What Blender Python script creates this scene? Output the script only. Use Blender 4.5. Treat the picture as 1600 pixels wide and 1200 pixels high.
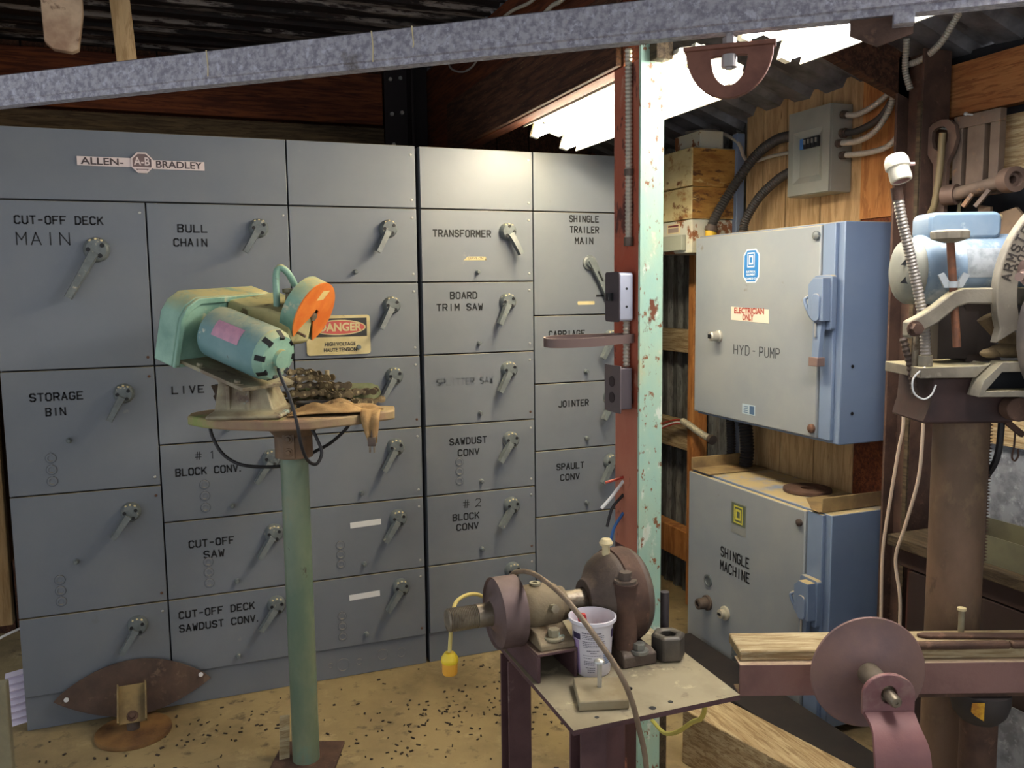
import bpy, bmesh, math, random
from mathutils import Vector, Matrix
from math import sin, cos, pi, radians, atan2, hypot

for _o in list(bpy.data.objects):
    bpy.data.objects.remove(_o)
SC = bpy.context.scene
COL = SC.collection
rnd = random.Random(7)
V = Vector

# ------------------------------------------------------------------ camera
cd = bpy.data.cameras.new('camera')
cam = bpy.data.objects.new('camera', cd)
COL.objects.link(cam)
cd.sensor_width = 36.0
cd.lens = 1344.92 / 1600 * 36.0
cd.clip_start = 0.02
YAW, PITCH, ROLL = 0.36792, 0.10978, -0.01178
_fw = V((sin(YAW) * cos(PITCH), cos(YAW) * cos(PITCH), -sin(PITCH)))
_r0 = V((cos(YAW), -sin(YAW), 0))
_u0 = _r0.cross(_fw)
_rt = cos(ROLL) * _r0 + sin(ROLL) * _u0
_up = -sin(ROLL) * _r0 + cos(ROLL) * _u0
cam.matrix_world = Matrix(((_rt.x, _up.x, -_fw.x, -0.9698), (_rt.y, _up.y, -_fw.y, -3.6189),
                           (_rt.z, _up.z, -_fw.z, 1.6779), (0, 0, 0, 1)))
SC.camera = cam

# ------------------------------------------------------------------ daylight and exposure
w = bpy.data.worlds.new('daylight')
SC.world = w
w.use_nodes = True
_bg = w.node_tree.nodes['Background']
_bg.inputs[0].default_value = (0.86, 0.92, 1.0, 1)
_bg.inputs[1].default_value = 0.78
SC.view_settings.view_transform = 'Standard'
SC.view_settings.look = 'None'
SC.view_settings.gamma = 1.0
SC.view_settings.use_curve_mapping = False
SC.view_settings.exposure = 0.2
TUBE_POWER = 58.0


# ------------------------------------------------------------------ materials
def lin(c):
    out = []
    for x in c[:3]:
        x /= 255.0
        out.append(x / 12.92 if x <= 0.04045 else ((x + 0.055) / 1.055) ** 2.4)
    return (out[0], out[1], out[2], 1.0)


MATS = {}
TAN = (184, 162, 112)


def ramp0(N, L, src, a, z, hi=1.0):
    r = N.new('ShaderNodeMapRange')
    r.inputs['From Min'].default_value = a
    r.inputs['From Max'].default_value = z
    r.inputs['To Max'].default_value = hi
    L.new(src, r.inputs['Value'])
    return r.outputs['Result']


def mat(name, col, rough=0.6, metal=0.0, var=None, vs=6.0, spots=(), bump=0.0, bs=40.0,
        stretch=(1, 1, 1), amt=1.0, emit=None, spec=0.5, grain=None, coord='Object', dust=None):
    m = bpy.data.materials.new(name)
    MATS[name] = m
    m.use_nodes = True
    nt = m.node_tree
    N = nt.nodes
    L = nt.links
    b = N['Principled BSDF']
    b.inputs['Base Color'].default_value = lin(col)
    b.inputs['Roughness'].default_value = rough
    b.inputs['Metallic'].default_value = metal
    b.inputs['Specular IOR Level'].default_value = spec
    if emit:
        b.inputs['Emission Color'].default_value = (emit[0], emit[1], emit[2], 1)
        b.inputs['Emission Strength'].default_value = emit[3]
    tc = N.new('ShaderNodeTexCoord')
    mp = N.new('ShaderNodeMapping')
    mp.inputs['Scale'].default_value = stretch
    L.new(tc.outputs[coord], mp.inputs['Vector'])

    def noise(scale, detail=5.0, rgh=0.6, dist=0.0):
        n = N.new('ShaderNodeTexNoise')
        n.inputs['Scale'].default_value = scale
        n.inputs['Detail'].default_value = detail
        n.inputs['Roughness'].default_value = rgh
        n.inputs['Distortion'].default_value = dist
        L.new(mp.outputs['Vector'], n.inputs['Vector'])
        return n.outputs['Fac']

    def ramp(src, a, z, hi=1.0):
        r = N.new('ShaderNodeMapRange')
        r.inputs['From Min'].default_value = 0.5 + (a - 0.5) * 0.62
        r.inputs['From Max'].default_value = 0.5 + (z - 0.5) * 0.62
        r.inputs['To Max'].default_value = hi
        L.new(src, r.inputs['Value'])
        return r.outputs['Result']

    def mix(fac, a, c):
        x = N.new('ShaderNodeMix')
        x.data_type = 'RGBA'
        L.new(fac, x.inputs[0])
        if isinstance(a, tuple):
            x.inputs[6].default_value = a
        else:
            L.new(a, x.inputs[6])
        x.inputs[7].default_value = c
        return x.outputs[2]

    cur = lin(col)
    if var:
        cur = mix(ramp(noise(vs), 0.35, 0.68, amt), cur, lin(var))
    if grain:
        cur = mix(ramp(noise(grain[1], 8.0, 0.7, 0.6), 0.45, 0.62, grain[2]), cur, lin(grain[0]))
    for sc, s, thr, soft in spots:
        cur = mix(ramp(noise(s, 6.0, 0.65), thr, thr + soft * 2.4), cur, lin(sc))
    if dust:
        # settled sawdust on faces that look up
        ge = N.new('ShaderNodeNewGeometry')
        sp = N.new('ShaderNodeSeparateXYZ')
        L.new(ge.outputs['Normal'], sp.inputs[0])
        up = ramp0(N, L, sp.outputs['Z'], 0.35, 0.95)
        mu = N.new('ShaderNodeMath')
        mu.operation = 'MULTIPLY'
        L.new(up, mu.inputs[0])
        L.new(ramp0(N, L, noise(9.0, 6.0, .7), 0.30, 0.50, dust[1]), mu.inputs[1])
        cur = mix(mu.outputs[0], cur, lin(dust[0]))
        ro = N.new('ShaderNodeMath')
        ro.operation = 'MULTIPLY_ADD'
        L.new(mu.outputs[0], ro.inputs[0])
        ro.inputs[1].default_value = 0.9 - rough
        ro.inputs[2].default_value = rough
        L.new(ro.outputs[0], b.inputs['Roughness'])
    if not isinstance(cur, tuple):
        L.new(cur, b.inputs['Base Color'])
    if bump:
        bn = N.new('ShaderNodeBump')
        bn.inputs['Strength'].default_value = bump
        bn.inputs['Distance'].default_value = 0.004
        L.new(noise(bs, 6.0, 0.65), bn.inputs['Height'])
        L.new(bn.outputs['Normal'], b.inputs['Normal'])
    return m


PAINT = mat('grey blue enamel', (109, 114, 121), 0.40, 0, (116, 120, 125), 2.2,
            [((142, 140, 132), 7.0, 0.80, 0.06), ((96, 92, 84), 4.2, 0.80, 0.10)], dust=(TAN, .7))
HANDLE = mat('grey handle paint', (108, 114, 113), 0.4, 0.0, (96, 101, 100), 30, [((180, 172, 150), 40, 0.68, 0.05)])
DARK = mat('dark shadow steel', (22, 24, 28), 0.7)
BLACK = mat('black paint', (22, 22, 24), 0.6)
FAINT = mat('worn away paint', (106, 111, 117), 0.40)
ZINC = mat('zinc plated steel', (190, 188, 180), 0.35, 0.7)
RUSTY = mat('rusty screw', (96, 66, 48), 0.8)
GALV = mat('spangled galvanized steel', (172, 168, 174), 0.5, 0.25, (132, 128, 138), 70,
           [((188, 186, 196), 55, 0.56, 0.08), ((92, 82, 74), 6, 0.70, 0.06)])
SHEET = mat('galvanized sheet', (150, 154, 160), 0.5, 0.35, (112, 114, 120), 16, [((186, 190, 196), 30, 0.6, 0.1)])
OLDSHEET = mat('weathered corrugated steel', (122, 122, 116), 0.6, 0.2, (84, 82, 78), 9,
               [((58, 56, 52), 22, 0.6, 0.08)], 0, 40, (6, 6, 1))
ROOFL = mat('sooted roof sheet', (30, 22, 20), 0.75, 0.1, (24, 16, 15), 3,
            [((138, 128, 120), 3.4, 0.50, 0.03), ((40, 24, 20), 24, 0.54, 0.05), ((20, 15, 15), 1.6, 0.56, 0.04)], 0, 40, (.45, 3, 1))
ROOFR = mat('dark roof sheet', (132, 130, 132), 0.5, 0.2, (84, 82, 84), 6, [((120, 116, 118), 14, 0.62, 0.08)])
SAWN = mat('weathered sawn wood', (176, 146, 104), 0.85, 0, (196, 164, 120), 2, [((104, 74, 44), 6, 0.76, 0.04)], 0.3, 20,
           (9, 9, 1), 1, None, .3, ((146, 114, 74), 5, .6))
SAWNX = mat('pale wood grain', (168, 148, 112), 0.85, 0, (192, 176, 142), 3, [((120, 96, 62), 9, 0.68, 0.06)], 0.5, 30,
            (1.2, 16, 16), 1, None, .3, ((138, 114, 78), 7, .8))
SAWNY = mat('pale wood grain along the wall', (166, 142, 104), 0.85, 0, (188, 168, 130), 3, [((120, 96, 62), 9, 0.70, 0.06)], 0.5, 30,
            (16, 1.2, 16), 1, None, .3, ((132, 106, 70), 7, .8))
PLYY = mat('orange board', (160, 104, 58), 0.75, 0, (176, 122, 72), 3, [((110, 66, 36), 8, 0.72, 0.05)], 0.2, 30,
           (12, 1, 12), 1, None, .3, ((126, 78, 42), 6, .8))
PLY = mat('orange plywood', (172, 112, 58), 0.7, 0, (190, 132, 74), 3, [((120, 70, 34), 8, 0.70, 0.05)], 0, 30,
          (6, 6, 1), 1, None, .35, ((140, 84, 42), 5, .7))
REDWOOD = mat('reddish timber', (118, 62, 30), 0.75, 0, (92, 44, 22), 3, [((58, 26, 14), 8, 0.62, 0.08)], 0.3, 30,
              (1, 12, 12), 1, None, .3, ((72, 34, 18), 6, .8))
GREYWOODX = mat('old brown plank', (92, 76, 54), 0.85, 0, (70, 58, 42), 4, [], 0.3, 30, (1, 12, 12), 1, None, .3,
                ((56, 44, 30), 7, .8))
REDWOODY = mat('reddish timber along the shop', (104, 54, 28), 0.75, 0, (82, 40, 22), 3, [((56, 26, 14), 8, 0.62, 0.08)], 0.3, 30,
               (12, 1, 12), 1, None, .3, ((66, 32, 18), 6, .8))
BEAMWOOD = mat('dark brown timber', (86, 54, 36), 0.8, 0, (64, 38, 26), 3, [((120, 96, 66), 14, 0.68, 0.05)], 0.4, 30,
               (12, 1, 12), 1, None, .3, ((46, 28, 20), 6, .8))
GREYWOOD = mat('old grey brown wood', (92, 78, 58), 0.85, 0, (70, 58, 42), 4, [], 0.4, 30, (12, 1, 12), 1, None, .3,
               ((52, 42, 30), 7, .8))
CONC = mat('dusty concrete', (150, 130, 90), 0.9, 0, (126, 108, 74), 2.2,
           [((172, 152, 110), 5, 0.60, 0.1), ((98, 82, 58), 2.4, 0.55, 0.14), ((92, 76, 54), 14, .62, .08)], 0.4, 60)
IRON = mat('brown cast iron', (98, 84, 72), 0.65, 0.2, (78, 64, 56), 8, [((132, 114, 84), 9, 0.64, 0.16)], 0.3, 90)
DUSTIRON = mat('dusty cast iron', (138, 122, 94), 0.75, 0.1, (112, 96, 74), 9, [((84, 70, 58), 14, 0.62, 0.08)], 0.3, 90)
STEEL = mat('worn steel', (148, 136, 116), 0.45, 0.5, (116, 104, 88), 12, [((96, 78, 60), 25, 0.62, 0.06)])
RUST = mat('rust brown steel', (92, 67, 53), 0.8, 0.1, (72, 51, 41), 10, [((118, 88, 70), 26, 0.64, 0.10)], 0.4, 90)
PIPE = mat('worn brown pipe', (120, 94, 74), 0.65, 0.15, (98, 78, 60), 5, [((140, 116, 84), 7, 0.62, 0.12), ((78, 60, 50), 14, 0.68, 0.08)], 0.25, 90, (1, 1, .6))
MAROON = mat('maroon oxide steel', (94, 66, 66), 0.6, 0.1, (80, 54, 56), 10, [((128, 106, 98), 14, 0.72, 0.08)], 0.25, 90, dust=((150, 128, 104), .7))
CONDUIT = mat('flexible metal conduit', (186, 178, 162), 0.45, 0.25)
BLACKHOSE = mat('dark flexible conduit', (66, 62, 58), 0.55, 0.1)
RUBBER = mat('black rubber cable', (34, 32, 34), 0.6)
CREAMCABLE = mat('cream cable', (214, 190, 164), 0.55)
CREAM = mat('yellowed enamel', (214, 196, 150), 0.6)
WHITE = mat('white paper', (228, 226, 222), 0.7)
BLUEPAINT = mat('blue grey enamel', (112, 129, 154), 0.42, 0, (118, 134, 157), 3, [((112, 110, 100), 8, 0.80, 0.06)], dust=(TAN, .9))


# ------------------------------------------------------------------ geometry helpers
def basis(ax):
    ax = V(ax).normalized()
    t = V((0, 0, 1)) if abs(ax.z) < 0.9 else V((1, 0, 0))
    u = t.cross(ax).normalized()
    return u, ax.cross(u), ax


def spl(pts, n=8):
    """Catmull-Rom through points"""
    P = [V(p) for p in pts]
    P = [P[0] * 2 - P[1]] + P + [P[-1] * 2 - P[-2]]
    out = []
    for i in range(1, len(P) - 2):
        a, b, c, d = P[i - 1:i + 3]
        for k in range(n):
            t = k / n
            out.append(0.5 * ((2 * b) + (c - a) * t + (2 * a - 5 * b + 4 * c - d) * t * t + (3 * b - a - 3 * c + d) * t ** 3))
    out.append(P[-2])
    return out


class MB:
    def __init__(s):
        s.bm = bmesh.new()
        s.k = 0

    def mi(s, k):
        s.k = k
        return s

    def face(s, vs):
        try:
            f = s.bm.faces.new(vs)
            f.material_index = s.k
            return f
        except ValueError:
            return None

    def poly(s, pts):
        return s.face([s.bm.verts.new(p) for p in pts])

    def box(s, x0, x1, y0, y1, z0, z1, M=None):
        P = [V((x, y, z)) for z in (z0, z1) for y in (y0, y1) for x in (x0, x1)]
        if M is not None:
            P = [M @ p for p in P]
        v = [s.bm.verts.new(p) for p in P]
        for f in ((0, 2, 3, 1), (4, 5, 7, 6), (0, 1, 5, 4), (2, 6, 7, 3), (0, 4, 6, 2), (1, 3, 7, 5)):
            s.face([v[i] for i in f])
        return s

    def bar(s, p0, p1, wd, ht, up=(0, 0, 1)):
        """rectangular bar from p0 to p1, wd sideways, ht along up"""
        p0, p1 = V(p0), V(p1)
        a = (p1 - p0).normalized()
        sd = a.cross(V(up)).normalized()
        u = sd.cross(a)
        v = []
        for p in (p0, p1):
            for i, j in ((-1, -1), (1, -1), (1, 1), (-1, 1)):
                v.append(s.bm.verts.new(p + sd * (i * wd / 2) + u * (j * ht / 2)))
        for f in ((3, 2, 1, 0), (4, 5, 6, 7), (0, 1, 5, 4), (1, 2, 6, 5), (2, 3, 7, 6), (3, 0, 4, 7)):
            s.face([v[i] for i in f])
        return s

    def loft(s, rings, closed=False, caps=True):
        R = [[s.bm.verts.new(p) for p in r] for r in rings]
        n = len(R[0])
        m = len(R)
        for i in range(m if closed else m - 1):
            a, b = R[i], R[(i + 1) % m]
            for j in range(n):
                s.face([a[j], a[(j + 1) % n], b[(j + 1) % n], b[j]])
        if caps and not closed:
            s.face(list(reversed(R[0])))
            s.face(R[-1])
        return s

    def cyl(s, p0, p1, r0, r1=None, n=24, rot=0.0):
        p0, p1 = V(p0), V(p1)
        r1 = r0 if r1 is None else r1
        u, v, a = basis(p1 - p0)
        return s.loft([[p + (u * cos(rot + 2 * pi * i / n) + v * sin(rot + 2 * pi * i / n)) * r for i in range(n)]
                       for p, r in ((p0, r0), (p1, r1))])

    def lathe(s, prof, o, ax, n=32, closed=False, a0=0, a1=2 * pi):
        """prof: (r,h) list along axis; closed -> ring section"""
        u, v, a = basis(ax)
        o = V(o)
        full = abs(a1 - a0 - 2 * pi) < 1e-6
        rings = []
        for r, h in prof:
            cnt = n if full else n + 1
            rings.append([o + a * h + (u * cos(a0 + (a1 - a0) * i / n) + v * sin(a0 + (a1 - a0) * i / n)) * max(r, 1e-5)
                          for i in range(cnt)])
        if full:
            return s.loft(rings, closed, not closed)
        # partial sweep: section swept
        cols = [[rings[j][i] for j in range(len(prof))] for i in range(n + 1)]
        return s.loft(cols, False, True)

    def tube(s, pts, r, n=10, rip=0.0, caps=True, closed=False):
        P = [V(p) for p in pts]
        m = len(P)
        rings = []
        pu = None
        for i in range(m):
            if closed:
                t = P[(i + 1) % m] - P[i - 1]
            else:
                t = P[min(i + 1, m - 1)] - P[max(i - 1, 0)]
            t.normalize()
            if pu is None:
                pu = basis(t)[0]
            u = pu - t * pu.dot(t)
            u = u.normalized() if u.length > 1e-6 else basis(t)[0]
            pu = u
            v = t.cross(u)
            rr = (r[i] if isinstance(r, (list, tuple)) else r) * (1 + (rip if i % 2 else -rip))
            rings.append([P[i] + (u * cos(2 * pi * k / n) + v * sin(2 * pi * k / n)) * rr for k in range(n)])
        return s.loft(rings, closed, caps)

    def flex(s, pts, r, pitch=0.008, rip=0.10, n=10):
        """ribbed hose: resample at half pitch and ripple the radius"""
        P = [V(p) for p in pts]
        L = [0.0]
        for i in range(1, len(P)):
            L.append(L[-1] + (P[i] - P[i - 1]).length)
        cnt = max(4, int(L[-1] / (pitch / 2)))
        out = []
        j = 0
        for k in range(cnt + 1):
            d = L[-1] * k / cnt
            while j < len(P) - 2 and L[j + 1] < d:
                j += 1
            t = (d - L[j]) / max(L[j + 1] - L[j], 1e-9)
            out.append(P[j].lerp(P[j + 1], min(1, t)))
        return s.tube(out, r, n, rip)

    def prism(s, poly, o, u, v, d):
        """polygon (a,b) in plane o+a*u+b*v extruded by vector d"""
        o, u, v, d = V(o), V(u), V(v), V(d)
        A = [o + u * a + v * b for a, b in poly]
        if u.cross(v).dot(d) < 0:
            A.reverse()
        va = [s.bm.verts.new(p) for p in A]
        vb = [s.bm.verts.new(p + d) for p in A]
        s.face(list(reversed(va)))
        s.face(vb)
        n = len(A)
        for i in range(n):
            s.face([va[i], va[(i + 1) % n], vb[(i + 1) % n], vb[i]])
        return s

    def plate_hole(s, outer, inner, o, u, v, d):
        """frame between two equal-count outlines extruded by d"""
        o, u, v, d = V(o), V(u), V(v), V(d)
        n = len(outer)
        f = lambda p, e: s.bm.verts.new(o + u * p[0] + v * p[1] + d * e)
        oa, ob = [f(p, 0) for p in outer], [f(p, 1) for p in outer]
        ia, ib = [f(p, 0) for p in inner], [f(p, 1) for p in inner]
        for i in range(n):
            j = (i + 1) % n
            s.face([oa[i], oa[j], ia[j], ia[i]])
            s.face([ob[j], ob[i], ib[i], ib[j]])
            s.face([oa[j], oa[i], ob[i], ob[j]])
            s.face([ia[i], ia[j], ib[j], ib[i]])
        return s

    def ball(s, c, r, n=12, sc=(1, 1, 1)):
        c = V(c)
        rings = []
        for i in range(1, n):
            t = pi * i / n
            rings.append([c + V((sc[0] * r * sin(t) * cos(2 * pi * k / n), sc[1] * r * sin(t) * sin(2 * pi * k / n),
                                 -sc[2] * r * cos(t))) for k in range(n)])
        return s.loft(rings)

    def bolt(s, p, ax, r, h, washer=True):
        p, ax = V(p), V(ax).normalized()
        if washer:
            s.cyl(p, p + ax * h * 0.25, r * 1.7, n=20)
        s.cyl(p, p + ax * h, r, n=6, rot=0.3)
        return s

    def strokes(s, text, o, u, v, h, width, th=0.13, gap=0.0, lift=0.0009, sp=None):
        """stencil lettering: text from o, cap height h, fitted to width, in plane u,v"""
        o, u, v = V(o), V(u).normalized(), V(v).normalized()
        nrm = u.cross(v)
        adv = width / max(len(text) - 0.35, 1) if sp is None else sp
        gw = min(adv * 0.66, h * 0.72)
        for i, ch in enumerate(text):
            for st in GLYPH.get(ch, ()):
                for (ax, ay), (bx, by) in zip(st[:-1], st[1:]):
                    a = V((ax * gw / 4, ay * h / 6))
                    b = V((bx * gw / 4, by * h / 6))
                    dr = (b - a)
                    ln = dr.length
                    if ln < 1e-6:
                        continue
                    dr /= ln
                    t = th * h / 2
                    a2, b2 = a - dr * (t - gap * h), b + dr * (t - gap * h)
                    pr = V((-dr.y, dr.x)) * t
                    q = [a2 - pr, b2 - pr, b2 + pr, a2 + pr]
                    s.poly([o + nrm * lift + u * (adv * i + c.x) + v * c.y for c in q])
        return s

    def build(s, name, mats, parent=None, bevel=0.0, loc=None, rotz=None, smooth=38, seg=2, solid=0):
        bmesh.ops.recalc_face_normals(s.bm, faces=s.bm.faces) if not solid else None
        me = bpy.data.meshes.new(name)
        s.bm.to_mesh(me)
        s.bm.free()
        for m in (mats if isinstance(mats, (list, tuple)) else [mats]):
            me.materials.append(m)
        if smooth:
            me.polygons.foreach_set('use_smooth', [True] * len(me.polygons))
            me.set_sharp_from_angle(angle=radians(smooth))
        o = bpy.data.objects.new(name, me)
        COL.objects.link(o)
        if bevel:
            b = o.modifiers.new('bevel', 'BEVEL')
            b.width = bevel
            b.segments = seg
            b.limit_method = 'ANGLE'
            b.angle_limit = radians(40)
        if loc is not None:
            o.location = loc
        if rotz is not None:
            o.rotation_euler = (0, 0, rotz)
        if parent is not None:
            o.parent = parent
        return o


GLYPH = {
    'A': [[(0, 0), (2, 6), (4, 0)], [(.8, 2), (3.2, 2)]], 'B': [[(0, 0), (0, 6), (3.2, 6), (4, 5), (3.2, 3.2), (4, 1.8), (3.2, 0), (0, 0)], [(.6, 3.2), (3, 3.2)]],
    'C': [[(4, 5), (3, 6), (1, 6), (0, 5), (0, 1), (1, 0), (3, 0), (4, 1)]], 'D': [[(0, 0), (0, 6), (2.6, 6), (4, 4.6), (4, 1.4), (2.6, 0), (0, 0)]],
    'E': [[(4, 6), (0, 6), (0, 0), (4, 0)], [(0, 3), (3, 3)]], 'F': [[(4, 6), (0, 6), (0, 0)], [(0, 3), (3, 3)]],
    'G': [[(4, 5), (3, 6), (1, 6), (0, 5), (0, 1), (1, 0), (3, 0), (4, 1), (4, 2.8), (2.4, 2.8)]], 'H': [[(0, 0), (0, 6)], [(4, 0), (4, 6)], [(0, 3), (4, 3)]],
    'I': [[(2, 0), (2, 6)]], 'J': [[(4, 6), (4, 1), (3, 0), (1, 0), (0, 1)]], 'K': [[(0, 0), (0, 6)], [(4, 6), (.4, 2.6)], [(1.6, 3.6), (4, 0)]],
    'L': [[(0, 6), (0, 0), (4, 0)]], 'M': [[(0, 0), (0, 6), (2, 2.4), (4, 6), (4, 0)]], 'N': [[(0, 0), (0, 6), (4, 0), (4, 6)]],
    'O': [[(1, 0), (0, 1), (0, 5), (1, 6), (3, 6), (4, 5), (4, 1), (3, 0), (1, 0)]], 'P': [[(0, 0), (0, 6), (3, 6), (4, 5), (4, 3.8), (3, 2.8), (0, 2.8)]],
    'R': [[(0, 0), (0, 6), (3, 6), (4, 5), (4, 3.8), (3, 2.8), (0, 2.8)], [(2, 2.8), (4, 0)]],
    'S': [[(4, 5), (3, 6), (1, 6), (0, 5), (0, 4), (1, 3.2), (3, 2.8), (4, 2), (4, 1), (3, 0), (1, 0), (0, 1)]], 'T': [[(0, 6), (4, 6)], [(2, 6), (2, 0)]],
    'U': [[(0, 6), (0, 1), (1, 0), (3, 0), (4, 1), (4, 6)]], 'V': [[(0, 6), (2, 0), (4, 6)]], 'W': [[(0, 6), (1, 0), (2, 4), (3, 0), (4, 6)]],
    'Y': [[(0, 6), (2, 3), (4, 6)], [(2, 3), (2, 0)]], '-': [[(.6, 3), (3.4, 3)]], '.': [[(0, 0), (.5, 0)]],
    '#': [[(1, 0), (1.6, 6)], [(2.6, 0), (3.2, 6)], [(0, 4), (4.2, 4)], [(0, 2), (4, 2)]], '1': [[(1, 5), (2, 6), (2, 0)]],
    '2': [[(0, 5), (1, 6), (3, 6), (4, 5), (3.6, 3.6), (0, 0), (1.2, .5), (4, 0)]], '/': [[(0, 0), (4, 6)]],
}
FCACHE = {}


def font_mesh(txt, size, width=None, bold=0.0, align='CENTER'):
    """filled glyph outlines as a flat list of polygons, from the built-in font"""
    c = bpy.data.curves.new('lettering', 'FONT')
    c.body = txt
    c.size = size
    c.align_x = align
    c.align_y = 'CENTER'
    c.offset = bold
    c.resolution_u = 3
    o = bpy.data.objects.new('lettering', c)
    COL.objects.link(o)
    dg = bpy.context.evaluated_depsgraph_get()
    dg.update()
    me = bpy.data.meshes.new_from_object(o.evaluated_get(dg))
    polys = [[V((me.vertices[i].co.x, me.vertices[i].co.y, 0)) for i in p.vertices] for p in me.polygons]
    bpy.data.objects.remove(o)
    bpy.data.curves.remove(c)
    bpy.data.meshes.remove(me)
    if width and polys:
        xs = [p.x for q in polys for p in q]
        k = width / (max(xs) - min(xs))
        for q in polys:
            for p in q:
                p.x *= k
    return polys


def put_font(mb, txt, size, o, u, v, width=None, bold=0.0, lift=0.0009, align='CENTER'):
    o, u, v = V(o), V(u).normalized(), V(v).normalized()
    nn = u.cross(v)
    for q in font_mesh(txt, size, width, bold, align):
        mb.poly([o + u * p.x + v * p.y + nn * lift for p in q])


def tag(o, label=None, cat=None, group=None, kind=None):
    if label:
        o['label'] = label
    if cat:
        o['category'] = cat
    if group:
        o['group'] = group
    if kind:
        o['kind'] = kind
    return o


def thing(name, label, cat, loc=(0, 0, 0), rotz=0.0, group=None):
    o = bpy.data.objects.new(name, None)
    o.empty_display_size = 0.05
    COL.objects.link(o)
    o.location = loc
    o.rotation_euler = (0, 0, rotz)
    return tag(o, label, cat, group)


def struct(o):
    o['kind'] = 'structure'
    return o


def rrect(x0, x1, y0, y1, r, n=4):
    out = []
    for cx, cy, a in ((x1 - r, y1 - r, 0), (x0 + r, y1 - r, pi / 2), (x0 + r, y0 + r, pi), (x1 - r, y0 + r, 1.5 * pi)):
        for i in range(n + 1):
            t = a + pi / 2 * i / n
            out.append((cx + r * cos(t), cy + r * sin(t)))
    return out


def circ(cx, cy, rx, ry=None, n=28, a0=0.0):
    ry = rx if ry is None else ry
    return [(cx + rx * cos(a0 + 2 * pi * i / n), cy + ry * sin(a0 + 2 * pi * i / n)) for i in range(n)]


X1, Y1, Z1 = V((1, 0, 0)), V((0, 1, 0)), V((0, 0, 1))

# ================================================================== the setting
mb = MB()
mb.box(-2.6, 2.2, -5.2, 1.3, -0.12, 0.0)
struct(mb.build('floor', CONC))


def ribbed(mb, x0, z0, x1, z1, y0, y1, pitch, hgt, flat=0.55, jag=0.0):
    """roof sheet with ribs running along x"""
    y = y0
    prof = []
    while y < y1:
        prof += [(y, 0), (y + pitch * flat, 0), (y + pitch * (flat + 0.12), hgt), (y + pitch * 0.88, hgt)]
        y += pitch
    a = []
    b = []
    for i, (yy, h) in enumerate(prof):
        a.append(mb.bm.verts.new((x0, yy, z0 + h)))
        b.append(mb.bm.verts.new((x1 + jag * rnd.uniform(-1, 1), yy, z1 + h + jag * 0.3 * rnd.uniform(-1, 1))))
    for i in range(len(a) - 1):
        mb.face([a[i], b[i], b[i + 1], a[i + 1]])


mb = MB()
ribbed(mb, -2.7, 2.875, 0.40, 2.875, -5.2, 1.3, 0.15, 0.03)
mb.mi(1)
ribbed(mb, 0.36, 2.86, 1.62, 2.415, -5.2, 1.3, 0.19, 0.028, 0.5, 0.012)
o = struct(mb.build('ceiling', [ROOFL, ROOFR], smooth=0))

# rear wall: dark boards, far behind the cabinets
mb = MB()
x = -2.6
while x < 1.6:
    mb.box(x, x + 0.192, 1.16, 1.20, 0, 2.9)
    x += 0.2
mb.mi(1).box(-2.6, 1.62, 1.2, 1.22, 0, 2.9)
struct(mb.build('wall_back', [BEAMWOOD, DARK]))

# left side: rough boards beside the cabinet, stopping short of the floor so daylight comes in
mb = MB()
for i in range(4):
    mb.box(-1.80 - .012 * (i % 2), -1.765, -0.12 + i * 0.31, 0.18 + i * 0.31, 0.42, 2.9)
struct(mb.build('wall_left', [SAWN]))

# right wall: planks, plywood, corrugated steel, boards
mb = MB()
ys = [-0.95, -0.72, -0.50, -0.34, -0.215]
for a, b in zip(ys[:-1], ys[1:]):
    mb.box(1.515 + rnd.uniform(0, .006), 1.55, a + 0.005, b - 0.003, 0.0, 2.52)
mb.mi(1).box(1.505, 1.545, -1.30, -0.955, 1.93, 2.50)
mb.mi(2).box(1.512, 1.54, -1.30, -0.955, 0.0, 1.93)
# corrugated, ribs vertical, behind the studs
mb.mi(3)
pts = []
y = -0.21
while y < 1.25:
    pts += [(1.60, y), (1.60, y + .05), (1.575, y + .062), (1.575, y + .088)]
    y += 0.10
lo = [mb.bm.verts.new((px_, py_, 0)) for px_, py_ in pts]
hi = [mb.bm.verts.new((px_, py_, 2.45)) for px_, py_ in pts]
for i in range(len(pts) - 1):
    mb.face([lo[i], lo[i + 1], hi[i + 1], hi[i]])
# towards the viewer: orange board on top, weathered board, pale board, galvanized sheet
mb.mi(7).box(1.49, 1.53, -3.2, -1.30, 2.235, 2.405)
mb.mi(4).box(1.475, 1.52, -3.2, -1.36, 2.03, 2.20)
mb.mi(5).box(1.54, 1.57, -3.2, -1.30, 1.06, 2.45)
mb.mi(4).box(1.48, 1.53, -3.2, -1.36, 1.16, 1.30)
mb.mi(6).box(1.50, 1.53, -3.2, -1.30, 0.0, 1.16)
struct(mb.build('wall_right', [SAWN, PLY, REDWOOD, OLDSHEET, SAWNY, DARK, SHEET, PLYY], smooth=0))


def post(name, x0, x1, y0, y1, z0, z1, m, lab=None, cat=None, bevel=.004):
    b = MB()
    b.box(x0, x1, y0, y1, z0, z1)
    o = b.build(name, m, bevel=bevel)
    if lab:
        tag(o, lab, cat)
    else:
        struct(o)
    return o


post('trim_1', 1.47, 1.56, 0.135, 0.185, 0.0, 2.40, PLY)                 # stud beside the pump box
post('trim_2', 1.50, 1.565, 0.187, 1.16, 1.335, 1.455, SAWNY)            # girt
post('trim_3', 1.49, 1.565, 0.187, 1.16, 0.82, 0.965, SAWNY)             # girt
post('trim_4', 1.49, 1.565, 0.187, 1.16, 0.22, 0.38, PLY)                # girt
post('trim_5', 1.47, 1.512, -0.21, -0.17, 0.86, 2.38, BLUEPAINT)         # grey strip beside the transformer
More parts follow.
